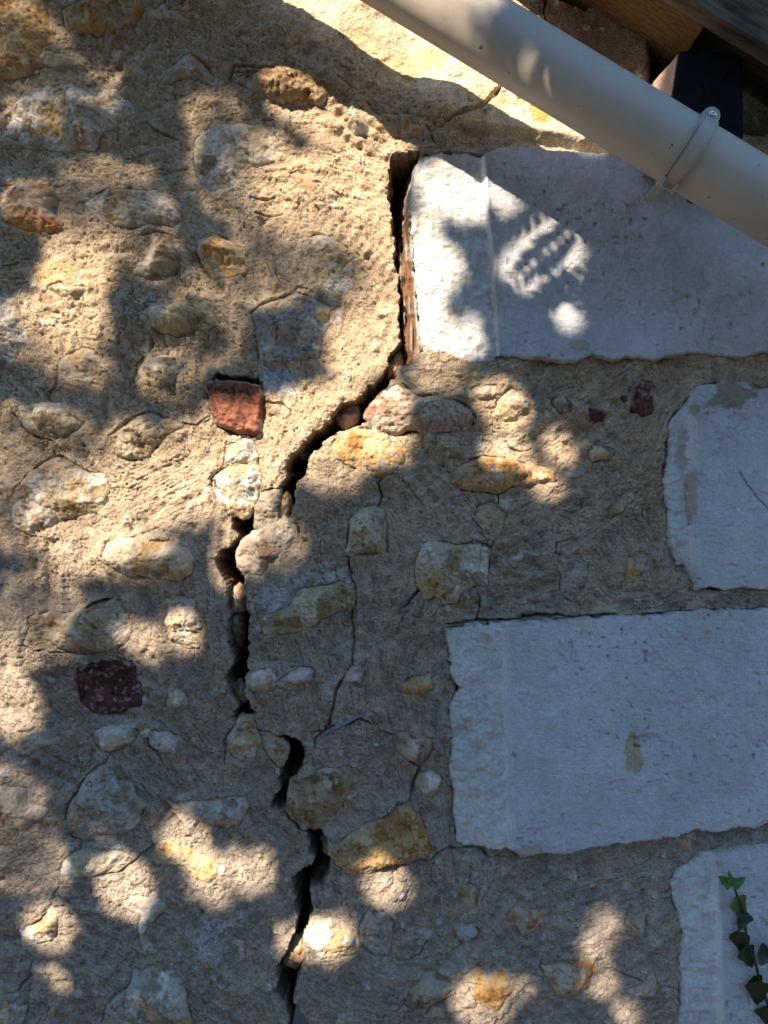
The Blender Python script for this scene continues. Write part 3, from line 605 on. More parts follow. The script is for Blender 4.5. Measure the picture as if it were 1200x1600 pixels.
# stones and bricks
def stone_object(i, pal, prot, base, pts):
    a = np.array(pts); u0, v0 = a.min(0); u1, v1 = a.max(0)
    st = 1.7
    us = np.arange(u0-10, u1+10, st); vs_ = np.arange(v0-10, v1+10, st)
    su, sv = np.meshgrid(us, vs_)
    sd = poly_sd(su, sv, pts)+3.0+4.5*fbm(su/20, sv/20, 105+i, 5, 0.6)
    rs = np.random.default_rng(900+i)
    mx = max(6.0, float(sd.max()))
    cu, cv = a.mean(0); R = max(u1-u0, v1-v0)/2
    brick = pal in ('brick', 'dbrick')
    ew = min(24, 0.75*mx) if not brick else 8
    prot = prot*(2.1 if prot > 0.0125 else 1.7) if not brick else prot*1.1
    t = np.clip(sd/ew, 0, 1)
    prof = np.sqrt(np.clip(1-(1-t)**2, 0, 1))
    # broken facets
    fac = np.full(su.shape, 10.0)
    wu = su+5*fbm(su/16, sv/16, 600+i, 4); wv = sv+5*fbm(su/16, sv/16, 650+i, 4)
    for k in range(11 if not brick else 3):
        th = rs.uniform(0, 2*math.pi); tilt = rs.uniform(0.25, 0.8)*(0.35 if brick else 1)
        off = rs.uniform(-0.15, 0.55)
        nu, nv = math.cos(th), math.sin(th)
        fac = np.minimum(fac, 1.05-tilt*np.clip(((wu-cu)*nu+(wv-cv)*nv)/R+0.35-off, 0, 2)*1.3)
    fac = np.clip(fac, 0.25, 1.1)
    lf = lowrelief(su, sv)
    rough = 0.0125 if not brick else 0.0022
    sc = np.clip(mx/26, 0.45, 1.0)
    n1 = fbm(su/30, sv/30, 700+i, 6, 0.62)
    th = rs.uniform(-0.5, 0.5); ca_, sa_ = math.cos(th), math.sin(th)
    ru_, rv_ = su*ca_+sv*sa_, -su*sa_+sv*ca_
    q1 = (fbm(ru_/46, rv_/24, 720+i, 5, 0.58)*0.5+0.5)*rs.uniform(4.5, 7.5)
    led = np.floor(q1)+sstep(0.30, 0.62, q1-np.floor(q1)); led = led/6.0-0.5
    crv = np.abs(fbm(su/20, sv/20, 730+i, 4, 0.55))
    ins = np.clip(sd/7, 0, 1)
    h = lf+base+(prot*prof*fac-0.0015*(1-prof))+rough*sc*(n1*0.62+led*(0.95 if not brick else 0.5))*ins
    h = h-0.0030*sc*sstep(0.07, 0.0, crv)*ins
    pit = vnoise(su/5, sv/5, 740+i); h = h-0.0016*sc*sstep(0.80, 0.95, pit)*ins
    h = h+0.0010*fbm(su/5, sv/5, 745+i, 2)
    lo = lf+base-0.016
    h = np.where(sd < 0, np.maximum(lf+base-0.0015+sd*0.003, lo-0.02), h)
    b0, b1, b2 = [np.array(x, np.float32)*k for x, k in zip(PAL[pal], (0.86, 1.0, 0.66))]
    var = 1+rs.uniform(-0.08, 0.08)
    n2 = fbm(su/32, sv/32, 760+i, 5, 0.6); n3 = fbm(su/22, sv/22, 780+i, 5, 0.6)
    c = np.ones(su.shape+(3,), np.float32)*b0
    k1 = sstep(-0.05, 0.35, n2)[..., None]; c = c*(1-k1)+k1*b1
    k2 = (0.9*sstep(0.02, 0.30, n3))[..., None]; c = c*(1-k2)+k2*b2
    if pal in ('white', 'grey', 'cream'):
        k3 = (0.7*sstep(0.10, 0.40, fbm(su/40, sv/40, 790+i, 5)))[..., None]; c = c*(1-k3)+k3*np.array((.50,.33,.15), np.float32)
    c *= var*(1+0.12*fbm(su/9, sv/9, 795+i, 3))[..., None]
    if pal == 'dbrick':
        k3 = (0.6*sstep(0.22, 0.4, fbm(su/7, sv/6, 797+i, 4)))[..., None]; c = c*(1-k3)+k3*np.array((.36,.29,.26), np.float32)
    # smeared render left on the rim
    k4 = (0.75*sstep(6, 1, sd)*sstep(-0.1, 0.2, fbm(su/18, sv/18, 798+i, 3)))[..., None]
    k5_ = (0.8*sstep(0.10, 0.30, fbm(su/28, sv/28, 799+i, 4)))[..., None]*(0 if brick else (1 if prot < 0.022 else 0.5))
    k4 = np.maximum(k4, k5_)
    if base < 0: k4 = k4*0
    c = c*(1-k4)+k4*np.array((.43,.37,.28), np.float32)
    keepm = sd > -3.2
    f4 = keepm[:-1, :-1] & keepm[1:, :-1] & keepm[1:, 1:] & keepm[:-1, 1:]
    org = W(cu, cv, base)
    return grid_mesh('brick' if brick else 'stone', su, sv, h, f4, np.clip(c, 0.01, .8), M_STONE, wall, origin=org)
stone_objs = []
for (i, pal, prot, base, pts) in stones:
    o = stone_object(i, pal, prot, base, pts)
    stone_objs.append((o, pts, base))
    if pal == 'brick': o['label'] = 'squarish red brick under a dark gap'

# rest of the wall outside the surveyed field: coarser render, down to the ground and out to the corner
def outer_wall():
    us = np.concatenate([np.arange(-1500, -60, 14), np.arange(-60, 1260, 12), np.arange(1260, 1494, 12), [1497.0]])
    vs_ = np.concatenate([np.arange(-1500, -60, 14), np.arange(-60, 1660, 12), np.arange(1660, 3110, 14)])
    ou, ov = np.meshgrid(us, vs_)
    h = lowrelief(ou, ov)+0.003*fbm(ou/26, ov/26, 7, 4)
    inn = np.minimum(np.minimum(ou+36, 1236-ou), np.minimum(ov+54, 1636-ov))
    h = h-0.02*sstep(-14, 0, inn)
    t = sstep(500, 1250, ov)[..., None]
    c = (1-t)*np.array((.49,.380,.255), np.float32)+t*np.array((.375,.318,.250), np.float32)  # same two tones, bounced warmth included in the upper one
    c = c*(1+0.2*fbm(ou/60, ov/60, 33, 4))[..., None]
    fm = ((inn < 24) & (ov > soffit(ou)-60))[:-1, :-1]
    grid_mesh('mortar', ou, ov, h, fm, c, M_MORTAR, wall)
    # the return face round the corner
    m = M_MORTAR
    rs_ = np.arange(0, 1600, 20.0); rv = np.arange(380, 3110, 20.0)
    a, b = np.meshgrid(rs_, rv)
    vv = []; 
    x = (1497-600)/PX
    co = np.stack([x+0.004*fbm(a/60, b/60, 5, 3), -0.002+a/PX, ZC+(800-b)/PX], -1)
    nv, nu = a.shape; idx = np.arange(nv*nu).reshape(nv, nu)
    fs = np.stack([idx[:-1, :-1], idx[1:, :-1], idx[1:, 1:], idx[:-1, 1:]], -1).reshape(-1, 4)
    o = raw_mesh('mortar', co.reshape(-1, 3).tolist(), fs.tolist(), m, wall, True)
    at = o.data.color_attributes.new('Col', 'FLOAT_COLOR', 'POINT')
    at.data.foreach_set('color', np.tile(np.array((.42,.36,.28,1), np.float32), nv*nu))
outer_wall()
rr = random.Random(4)
big = [s for s in stone_objs if s[2] >= 0]
for k in range(46):       # further stones either side of the field
    src, pts, base = rr.choice(big)
    a = np.array(pts); cu, cv = a.mean(0)
    for _ in range(30):
        u, v = rr.uniform(-900, 1350), rr.uniform(-500, 2500)
        if (u < -130 or v > 1760 or (v < -150)) and v > soffit(u)+90 and u < 1000: break
    else: continue
    o = src.copy(); COL.objects.link(o); o.parent = wall
    o.location = W(u, v, base); o.rotation_euler = (0, rr.choice((0, math.pi))+rr.uniform(-.3, .3), 0)

# slivers stuck in the mortar
M_SLATE = plain('slate_sliver', (.20,.22,.28), .5, .4, 80, .3)
def sliver(p0, p1, wd, h, th):
    a, b = Vector(p0), Vector(p1); d = (b-a).normalized(); n = Vector((-d.y, d.x))*wd/2
    ring = [a-n*0.3, a+(b-a)*.35-n, b-n*0.4, b+n*0.2, a+(b-a)*.6+n, a+n*0.4]
    vs_ = [W(p.x, p.y, h) for p in ring]+[W(p.x, p.y, h-th) for p in ring]
    k = len(ring)
    fs = [tuple(range(k))[::-1], tuple(range(k, 2*k))]+[(i, (i+1) % k, k+(i+1) % k, k+i) for i in range(k)]
    raw_mesh('sliver', vs_, fs, M_SLATE, wall)
sliver((509,1142),(566,1113),6,0.010,0.012); sliver((834,622),(848,599),3,0.007,0.006); sliver((722,606),(730,615),3,0.006,0.006); sliver((757,728),(776,734),3,0.016,0.006)

# ------------------------------------------------------------------ eave: rafter, boards, purlin
roof = empty('roof_verge', W(1100, 60, 0)); tag(roof, 'weathered timber roof edge sloping down to the right above the pipe', 'roof')
SL = math.atan(0.62)
def slope_box(name, u_ref, v_ref, perp0, perp1, h0, h1, mat, a0=-1.6, a1=0.55, jag=0.0, seg=60, parent=roof):
    # a board that runs along the roof slope: perp = distance above the soffit line, h = out from the wall
    ax = Vector((math.cos(SL), 0, -math.sin(SL))); up = Vector((math.sin(SL), 0, math.cos(SL)))
    o0 = W(u_ref, v_ref, 0); vs_ = []; fs = []
    rg = random.Random(int(perp0*1e4)+int(h1*1e4))
    nh = 4; npp = 4
    ringpts = []
    for k in range(nh+1): ringpts.append((h0+(h1-h0)*k/nh, perp0))
    for k in range(1, npp+1): ringpts.append((h1, perp0+(perp1-perp0)*k/npp))
    for k in range(1, nh+1): ringpts.append((h1-(h1-h0)*k/nh, perp1))
    for k in range(1, npp): ringpts.append((h0, perp1-(perp1-perp0)*k/npp))
    K = len(ringpts)
    for s in range(seg+1):
        f = a0+(a1-a0)*s/seg
        wob = 0.0
        for (hh, pp) in ringpts:
            j = jag*rg.uniform(-1, 1)
            p = o0+ax*f+up*(pp+j*0.6)+Vector((0, -1, 0))*(hh+j)
            vs_.append(p)
    for s in range(seg):
        for k in range(K):
            k2 = (k+1) % K
            fs.append((s*K+k, (s+1)*K+k, (s+1)*K+k2, s*K+k2))
    fs.append(tuple(range(K))); fs.append(tuple(range(seg*K, seg*K+K))[::-1])
    # local frame with x along the board so the grain follows it
    R = Matrix((ax, Vector((0, 1, 0)), up)).transposed().to_4x4(); R.translation = o0
    inv = R.inverted()
    ob = raw_mesh(name, [inv @ p for p in vs_], fs, mat)
    ob.parent = parent; ob.matrix_parent_inverse = Matrix.Translation(-parent.location); ob.matrix_basis = R
    return ob
M_RAFTER = plain('brown_rough_wood', (.12,.075,.04), .9, .15, 30, .45, 0.003, (2.5, 10, 10), col2=(.21,.14,.075))
M_GREYB = plain('grey_weathered_board', (.05,.04,.028), .95, .05, 9, .5, 0.008, (1.8, 9, 9), col2=(.19,.165,.125))
M_DARKW = plain('old_and_shaded_wood', (.10,.075,.05), .9, .2, 16, .5, 0.002, (1.2, 12, 12))
M_TILE = plain('clay_tile', (.42,.24,.15), .9, .2, 12, .3, 0.003)
slope_box('rafter', 880, 0, 0.0, 0.11, -0.16, 0.098, M_RAFTER, a1=0.172, jag=0.0012)
slope_box('rafter', 880, 0, 0.05, 0.13, -0.16, 0.095, M_DARKW, a0=0.176, jag=0.0012)  # dark wood here stands in for the shadow beyond the purlin
slope_box('bargeboard', 880, 0, -0.006, 0.044, 0.101, 0.128, M_GREYB, jag=0.0010)
slope_box('bargeboard', 880, 0, 0.047, 0.15, 0.104, 0.122, M_DARKW, jag=0.0010)
slope_box('roof_deck', 880, 0, 0.155, 0.175, -1.2, 0.15, M_DARKW, jag=0.001, seg=20)  # out of view, added to block sky light from above
for k in range(9):
    slope_box('roof_tile', 880, 0, 0.178+0.004*(k % 2), 0.196+0.004*(k % 2), -0.10, 0.175, M_TILE, a0=-1.6+0.238*k, a1=-1.6+0.238*k+0.25, jag=0.001, seg=6)
# purlin with its tarred end
M_PURLIN = plain('cut_pinkish_wood', (.44,.32,.27), .9, .2, 30, .35, 0.003, (3, 3, 14), col2=(.62,.50,.44))
M_TAR = plain('black_tar', (.006,.006,.007), .8, .12, 60, .4, 0.002)
def purlin():
    hF = 0.092
    prof = [(1062,82),(1068,80),(1076,84),(1084,87),(1094,83),(1105,81),(1120,82),(1140,84),(1155,86),(1160,92),(1160,140),(1160,215),(1156,236),(1100,238),(1048,236),(1046,228),(1050,160)]
    prof = [ortho(a, b, hF) for a, b in prof]
    K = len(prof); vs_ = []; fs = []
    hs = [hF-0.004, 0.07, 0.045, 0.02, -0.02, -0.2]
    rg = random.Random(3)
    for j, h in enumerate(hs):
        for (a, b) in prof: vs_.append(W(a+rg.uniform(-1.2, 1.2)-170*(hF-h)*(h > -.1)*(a < 1060), b+rg.uniform(-1.2, 1.2), h))
    for j in range(len(hs)-1):
        for k in range(K): fs.append((j*K+k, j*K+(k+1) % K, (j+1)*K+(k+1) % K, (j+1)*K+k))
    fs.append(tuple(range(K))[::-1]); fs.append(tuple(range((len(hs)-1)*K, len(hs)*K)))
    p = raw_mesh('purlin', vs_, fs, M_PURLIN, None); p.parent = roof; p.matrix_parent_inverse = Matrix.Translation(-roof.location)
    # tar coat: end face and the first stretch of the top and right side
    n = 14; vs2 = []; fs2 = []
    a0, b0 = np.array(prof).min(0); a1, b1 = np.array(prof).max(0)
    rim = [(a+rg.uniform(-.8, .8), b+rg.uniform(-.8, .8)) for a, b in prof]
    cx_, cy_ = (a0+a1)/2, (b0+b1)/2
    rings = [(1.0, hF-0.02), (1.012, hF-0.004), (1.0, hF+0.001), (0.9, hF+0.003), (0.6, hF+0.0035), (0.3, hF+0.003)]
    for (f, h) in rings:
        for (a, b) in rim:
            lx = a if f <= 1 else a
            x = cx_+(a-cx_)*f; y = cy_+(b-cy_)*f
            if h < hF-0.01 and a < 1040: x += 3; hh = hF-0.003      # the coat stops at the left arris
            else: hh = h+rg.uniform(-.001, .001)
            vs2.append(W(x, y, hh))
    vs2.append(W(cx_, cy_, hF+0.0035))
    for j in range(len(rings)-1):
        for k in range(K): fs2.append((j*K+k, (j+1)*K+k, (j+1)*K+(k+1) % K, j*K+(k+1) % K))
    for k in range(K): fs2.append(((len(rings)-1)*K+k, len(rings)*K, (len(rings)-1)*K+(k+1) % K))
    t = raw_mesh('tar_coat', vs2, fs2, M_TAR, p); t['label'] = 'black tarred end of the purlin'
purlin()

# ------------------------------------------------------------------ pipe
HP = 0.139; sP = 1-HP/DC
axis = Vector((math.cos(math.atan(0.607)), 0, -math.sin(math.atan(0.607))))
upv = Vector((-axis.z, 0, axis.x))
pc = P(900, 135, HP)
PR = 0.5*107/PX*sP
pipe_t = empty('drain_pipe', pc); tag(pipe_t, 'beige plastic rainwater pipe running diagonally under the roof edge', 'pipe')
def pvc():
    m, n, l, b = newmat('beige_plastic')
    tc = n.new('ShaderNodeTexCoord')
    t = noise_node(n, l, 7, 5, .6, tc.outputs['Object'])
    rp = n.new('ShaderNodeValToRGB'); l.new(t.outputs['Fac'], rp.inputs['Fac'])
    rp.color_ramp.elements[0].position = .3; rp.color_ramp.elements[1].position = .75
    rp.color_ramp.elements[0].color = (.42,.375,.31,1); rp.color_ramp.elements[1].color = (.55,.50,.425,1)
    sp = noise_node(n, l, 110, 2, .5, tc.outputs['Object'])
    mp = n.new('ShaderNodeMapRange'); mp.inputs['From Min'].default_value = .70; mp.inputs['From Max'].default_value = .76; l.new(sp.outputs['Fac'], mp.inputs['Value'])
    mx = n.new('ShaderNodeMix'); mx.data_type = 'RGBA'; l.new(mp.outputs[0], mx.inputs[0]); l.new(rp.outputs[0], mx.inputs[6]); mx.inputs[7].default_value = (.10,.08,.06,1)
    gm = noise_node(n, l, 16, 6, .7, tc.outputs['Object'])
    gr_ = n.new('ShaderNodeMapRange'); gr_.inputs['From Min'].default_value = .52; gr_.inputs['From Max'].default_value = .75; gr_.inputs['To Max'].default_value = .45; l.new(gm.outputs['Fac'], gr_.inputs['Value'])
    m2 = n.new('ShaderNodeMix'); m2.data_type = 'RGBA'; l.new(gr_.outputs[0], m2.inputs[0]); l.new(mx.outputs[2], m2.inputs[6]); m2.inputs[7].default_value = (.24,.19,.13,1)
    l.new(m2.outputs[2], b.inputs['Base Color'])
    rr_ = n.new('ShaderNodeMapRange'); l.new(t.outputs['Fac'], rr_.inputs['Value']); rr_.inputs['To Min'].default_value = .38; rr_.inputs['To Max'].default_value = .62
    l.new(rr_.outputs[0], b.inputs['Roughness']); b.inputs['Specular IOR Level'].default_value = .4
    return m
M_PVC = pvc()
outv = Vector((0, -1, 0))
def tube(name, a0, a1, r_out, r_in, parent, mat, seg=64, rings=40):
    vs_ = []; fs = []
    def ring(a, r):
        return [axis*a+upv*(math.cos(2*math.pi*k/seg)*r)+outv*(math.sin(2*math.pi*k/seg)*r) for k in range(seg)]
    R_ = [(a0+(a1-a0)*i/rings, r_out) for i in range(rings+1)]+[(a1, r_in), (a0, r_in)]
    for a, r in R_: vs_ += ring(a, r)
    nR = len(R_)
    for j in range(nR):
        j2 = (j+1) % nR
        for k in range(seg):
            k2 = (k+1) % seg; fs.append((j*seg+k, j*seg+k2, j2*seg+k2, j2*seg+k))
    o = raw_mesh(name, vs_, fs, mat, parent, True); return o
tube('pipe', -0.75, 0.55, PR, PR-0.003, pipe_t, M_PVC)
# clamp: a band round the pipe with a screwed lug on top and a forked hinge below
c_mid = P(1076, 237, HP); ca = (c_mid-pc).dot(axis)
M_CLAMP = plain('grey_clamp_plastic', (.43,.39,.33), .5, .4, 20, .2)
def clamp():
    cl = tube('pipe_clamp', ca-0.0098, ca+0.0098, PR+0.0030, PR+0.0005, pipe_t, M_CLAMP, 64, 4)
    tube('band_rim', ca-0.0112, ca-0.0099, PR+0.0042, PR+0.0008, cl, M_CLAMP, 64, 1)
    # lug
    def plate(name, cen, ru, rl, th, n=20, mat=M_CLAMP):
        vs_ = []; fs = []
        pts = [(math.cos(t)*ru, math.sin(t)*ru) for t in [math.pi*k/n for k in range(n+1)]]+[(-ru, -rl), (ru, -rl)]
        for s in (0, th):
            for (x, y) in pts: vs_.append(cen+axis*x+upv*y+outv*s)
        k = len(pts); fs = [tuple(range(k)), tuple(range(k, 2*k))[::-1]]+[(i, k+i, k+(i+1) % k, (i+1) % k) for i in range(k)]
        return raw_mesh(name, vs_, fs, mat, cl)
    lugc = axis*ca+upv*(PR+0.0065)+outv*0.006
    plate('lug', lugc, 0.0098, 0.016, 0.004)
    plate('lug', lugc-outv*0.007, 0.0098, 0.016, 0.004)
    # screw
    M_STEEL = plain('zinc_screw', (.55,.55,.56), .28, .5, 90, .1, 0, None, 1.0)
    vs_ = []; fs = []; seg = 20
    prof = [(0.0052, 0.0), (0.0052, 0.0012), (0.0044, 0.0028), (0.0026, 0.0037), (0.0012, 0.0039), (0.0011, 0.0026)]
    c0 = lugc+outv*0.004+upv*0.001
    for r, z in prof:
        for k in range(seg): vs_.append(c0+axis*(math.cos(2*math.pi*k/seg)*r)+upv*(math.sin(2*math.pi*k/seg)*r)+outv*z)
    for j in range(len(prof)-1):
        for k in range(seg): fs.append((j*seg+k, j*seg+(k+1) % seg, (j+1)*seg+(k+1) % seg, (j+1)*seg+k))
    fs.append(tuple((len(prof)-1)*seg+k for k in range(seg)))
    raw_mesh('screw', vs_, fs, M_STEEL, cl, True)
    # forked lower end and the saddle that carries the clamp from the wall
    def bar(name, p0, p1, wx, wy):
        d = (p1-p0).normalized(); sx = axis*wx; sy = d.cross(axis).normalized()*wy
        vs_ = [p+a*sx+b*sy for p in (p0, p1) for a, b in ((-1, -1), (1, -1), (1, 1), (-1, 1))]
        return raw_mesh(name, vs_, [(0, 1, 2, 3)[::-1], (4, 5, 6, 7), (0, 1, 5, 4), (1, 2, 6, 5), (2, 3, 7, 6), (3, 0, 4, 7)], M_CLAMP, cl)
    for s in (-0.0088, 0.0072):
        q0 = axis*(ca+s)-upv*(PR+0.001)+outv*0.012; q1 = axis*(ca+s)-upv*(PR+0.009)+outv*0.003
        bar('hinge_fork', q0, q1, 0.0019, 0.006)
    bar('hinge_fork', axis*(ca-0.0008)-upv*(PR-0.001)+outv*0.002, axis*(ca-0.0008)-upv*(PR+0.006)-outv*0.002, 0.0045, 0.003)
    bar('saddle', axis*ca-outv*(PR+0.001), axis*ca-outv*(HP-0.012), 0.005, 0.006)
clamp()

# ------------------------------------------------------------------ ivy sprig
ivy = empty('ivy_sprig', W(1230, 1700, 0.012)); tag(ivy, 'small dark green ivy sprig climbing the lower right corner block', 'plant')
def leafmat(name, c1, c2, trans=0.25):
    m, n, l, b = newmat(name)
    oi = n.new('ShaderNodeObjectInfo'); tc = n.new('ShaderNodeTexCoord')
    t = noise_node(n, l, 60, 3, .6, tc.outputs['Object'])
    rp = n.new('ShaderNodeMix'); rp.data_type = 'RGBA'; l.new(t.outputs['Fac'], rp.inputs[0]); rp.inputs[6].default_value = (*c1, 1); rp.inputs[7].default_value = (*c2, 1)
    l.new(rp.outputs[2], b.inputs['Base Color']); b.inputs['Roughness'].default_value = .45; b.inputs['Specular IOR Level'].default_value = .4
    tr = n.new('ShaderNodeBsdfTranslucent'); l.new(rp.outputs[2], tr.inputs['Color'])
    mx = n.new('ShaderNodeMixShader'); mx.inputs[0].default_value = trans
    l.new(b.outputs[0], mx.inputs[1]); l.new(tr.outputs[0], mx.inputs[2]); l.new(mx.outputs[0], n['Material Output'].inputs['Surface'])
    return m
M_IVY = leafmat('ivy_leaf', (.06,.13,.022), (.10,.20,.04)); M_IVYD = leafmat('dark_ivy_leaf', (.012,.028,.010), (.022,.045,.014), .1)  # brighter copy paints sunlight onto the top leaves, dark copy for the rest
M_STEM = plain('ivy_stem', (.06,.05,.03), .7, .3, 60, .2)
HI = 0.020
stem_pts = [(1141,1376,.034),(1147,1386,.032),(1151,1398,.030),(1158,1412,.028),(1164,1430,.026),(1165,1450,.025),(1166,1470,.025),(1174,1488,.026),(1182,1510,.026),(1186,1530,.026),(1194,1552,.025),(1206,1585,.024),(1222,1640,.018),(1230,1700,.012)]
def stem():
    vs_ = []; fs = []; seg = 8
    ps = [P(a, b, h) for a, b, h in stem_pts]
    for i, p in enumerate(ps):
        d = (ps[min(i+1, len(ps)-1)]-ps[max(i-1, 0)]).normalized(); s = d.cross(Vector((0, 1, 0))).normalized(); t = d.cross(s)
        r = 0.0012+0.0014*i/len(ps)
        for k in range(seg): vs_.append(p+s*(math.cos(2*math.pi*k/seg)*r)+t*(math.sin(2*math.pi*k/seg)*r)-ivy.location)
    for i in range(len(ps)-1):
        for k in range(seg): fs.append((i*seg+k, i*seg+(k+1) % seg, (i+1)*seg+(k+1) % seg, (i+1)*seg+k))
    raw_mesh('stem', vs_, fs, M_STEM, ivy, True)
stem()
def ivy_leaf(u, v, h, L, wd, angd, pitch, roll, mat, lobes=True):
    # tip direction angd in the wall plane (0 = right, 90 = down), cupped along the midrib
    nl = 10; vs_ = []; fs = []
    outline = []
    for i in range(nl+1):
        t = i/nl
        wv = math.sin(math.pi*min(1, t*1.02)**0.62)**0.8*(1-0.25*t)
        if lobes: wv *= 1+0.35*math.sin(t*math.pi*3.0)*(1-t)
        outline.append((t, max(wv, 0)*wd/2))
    a = math.radians(angd); ex = Vector((math.cos(a), 0, -math.sin(a))); ey = Vector((math.sin(a), 0, math.cos(a)))
    no = Vector((0, -1, 0))
    R = Matrix.Rotation(math.radians(pitch), 3, ey) @ Matrix.Rotation(math.radians(roll), 3, ex)
    ex, ey, no = R @ ex, R @ ey, R @ no
    base = P(u, v, h)-ivy.location
    cols = (-1, -0.5, 0, 0.5, 1)
    for (t, hw) in outline:
        for c in cols:
            z = 0.0016*abs(c)*wd/0.03*2-0.004*t*t*L/0.03+0.0006*math.sin(9*t+3*c)
            vs_.append(base+ex*(t*L)+ey*(c*hw)+no*z)
    n0 = len(vs_)
    for i in range(nl):
        for k in range(4): fs.append((i*5+k, (i+1)*5+k, (i+1)*5+k+1, i*5+k+1))
    raw_mesh('leaf', vs_, fs, mat, ivy, True)
px = 1/PX
for a in [(1143,1384,.034,22*px,17*px,215,10,20,M_IVY),(1144,1383,.035,24*px,15*px,-25,5,-15,M_IVY),(1142,1380,.036,17*px,10*px,-95,10,10,M_IVY),
          (1148,1400,.031,46*px,27*px,62,12,-12,M_IVY),(1166,1424,.026,30*px,22*px,120,-15,30,M_IVYD),
          (1151,1452,.031,58*px,26*px,68,5,25,M_IVYD),(1160,1478,.030,44*px,28*px,62,10,-10,M_IVYD),(1182,1488,.032,36*px,28*px,20,5,-20,M_IVYD),
          (1184,1530,.030,46*px,34*px,85,10,10,M_IVYD),(1176,1524,.028,34*px,22*px,60,10,0,M_IVYD),(1196,1570,.027,38*px,32*px,75,0,20,M_IVYD)]:
    a = list(a); a[3] *= 1.05; a[4] *= 1.05; ivy_leaf(*a)
# ------------------------------------------------------------------ the tree whose crown dapples the wall
tree = empty('leafy_tree', (-2.2, -2.9, 0)); tag(tree, 'leafy tree standing in front of the wall, its crown dappling it with shade', 'tree')
LIT = [  # sun patches on the wall: u, v, ru, rv, openness
(40,78,61.18,36.708,0.159),(120,120,61.18,20.976,0.112),(90,165,74.29,31.464,0.112),(330,165,39.33,27.968,0.106),(170,275,61.18,22.724,0.119),(60,320,48.07,31.464,0.133),(190,325,65.55,29.716,0.133),(150,370,52.44,34.96,0.159),
(112,428,52,45,1),(108,495,50,44,1),(240,390,36.708,36.708,0.133),(45,520,31.464,34.96,0.085),(120,570,43.7,24.472,0.119),(330,260,34.96,52.44,0.101),(400,240,39.33,34.96,0.133),
(515,290,85,52,1),(592,330,24,66,0.8),(580,262,40,24,0.408),(460,350,76,47.5,0.17),(540,400,76,47.5,0.17),(420,420,57,57,0.129),(330,520,39.33,34.96,0.093),(260,580,39.33,30.59,0.106),(320,480,34.96,26.22,0.085),
(567,543,50,56,1),(505,640,76,36,1),(590,480,30,40,0.272),(440,690,78,50,1),(370,740,66,68,1),(250,760,86,52,1),(330,690,50,34,0.286),(135,770,56,46,0.238),(190,700,50,35,0.214),(85,700,60,40,0.153),
(150,850,76,46,1),(230,870,36,30,0.286),(30,790,46,56,0.167),(20,700,30,60,0.167),(610,640,36,28,1),(570,695,60,28,1),(520,720,36,34,0.262),(415,845,42,32,0.286),(690,600,34,18,0.258),
(795,640,33,30,1),(790,712,36,30,1),(870,700,18,20,1),(850,752,18,14,1),
(62,965,58,58,0.262),(228,1002,24,20,0.8),(290,990,24,26,0.8),(15,1088,40,52,1),(350,880,14,38,0.8),
(285,1308,30,34,1),(322,1362,28,28,1),(395,1362,34,30,1),(335,1395,18,14,1),(197,1385,36,43,1),(78,1447,36,30,1),(85,1525,17,15,1),(20,1255,46,40,0.238),(40,1350,56,36,0.153),
(605,1382,29,32,1),(512,1466,46,29,1),(452,1478,11,18,1),(765,1568,34,32,0.3),(818,1545,12,10,0.27),(942,1450,18,20,0.3),(928,1484,10,14,0.27),(975,1585,14,14,0.3),(950,1540,20,11,0.204),(890,1594,12,10,1),(1128,1418,7,14,1),
(714,295,38,34,1),(690,300,30,36,1),(742,325,30,30,1),(664,440,28,104,1),(632,465,26,80,1),(692,425,30,30,1),(700,548,58,16,1),(670,520,34,36,1),(796,338,20,12,1),
(891,510,17,17,1),(872,404,40,26,1),(800,290,40,13,0.5),(846,440,52,30,1),(947,482,9,9,1),(740,522,16,9,1)]
LITPOLY = [[(300,-420),(395,-60),(470,38),(560,108),(700,200),(760,216),(860,236),(945,250),(1010,215),(1100,150),(1100,-420)],[(420,130),(470,140),(560,180),(640,222),(640,260),(560,250),(480,190),(430,165)]]
def openness(u, v):
    # near: the hard-edged gaps between the low leaves; far: how much the high leaves let through
    Tn = np.zeros(u.shape, np.float32); Tf = np.zeros(u.shape, np.float32)
    wu = u+7*fbm(u/42, v/42, 801, 3); wv = v+7*fbm(u/42, v/42, 811, 3)
    for (a, b, ru, rv, k) in LIT:
        d = np.hypot((wu-a)/ru, (wv-b)/rv)
        if k >= 0.78:
            Tn = np.maximum(Tn, d < 1); Tf = np.maximum(Tf, d < 1.4)
        else:
            Tn = np.maximum(Tn, d < 1.25); Tf = np.maximum(Tf, k*(d < 1))
    for p in LITPOLY:
        d = poly_sd(u, v, p); Tn = np.maximum(Tn, d > 0); Tf = np.maximum(Tf, d > -40)
    # the general play of light beyond the picture
    outside = (u < -60) | (u > 1260) | (v < -120) | (v > 1660)
    g = fbm(u/120, v/120, 821, 3)
    Tn = np.where(outside & (g > 0.22), 1, Tn); Tf = np.where(outside, 1, Tf)
    return Tn.astype(np.float32), Tf.astype(np.float32)
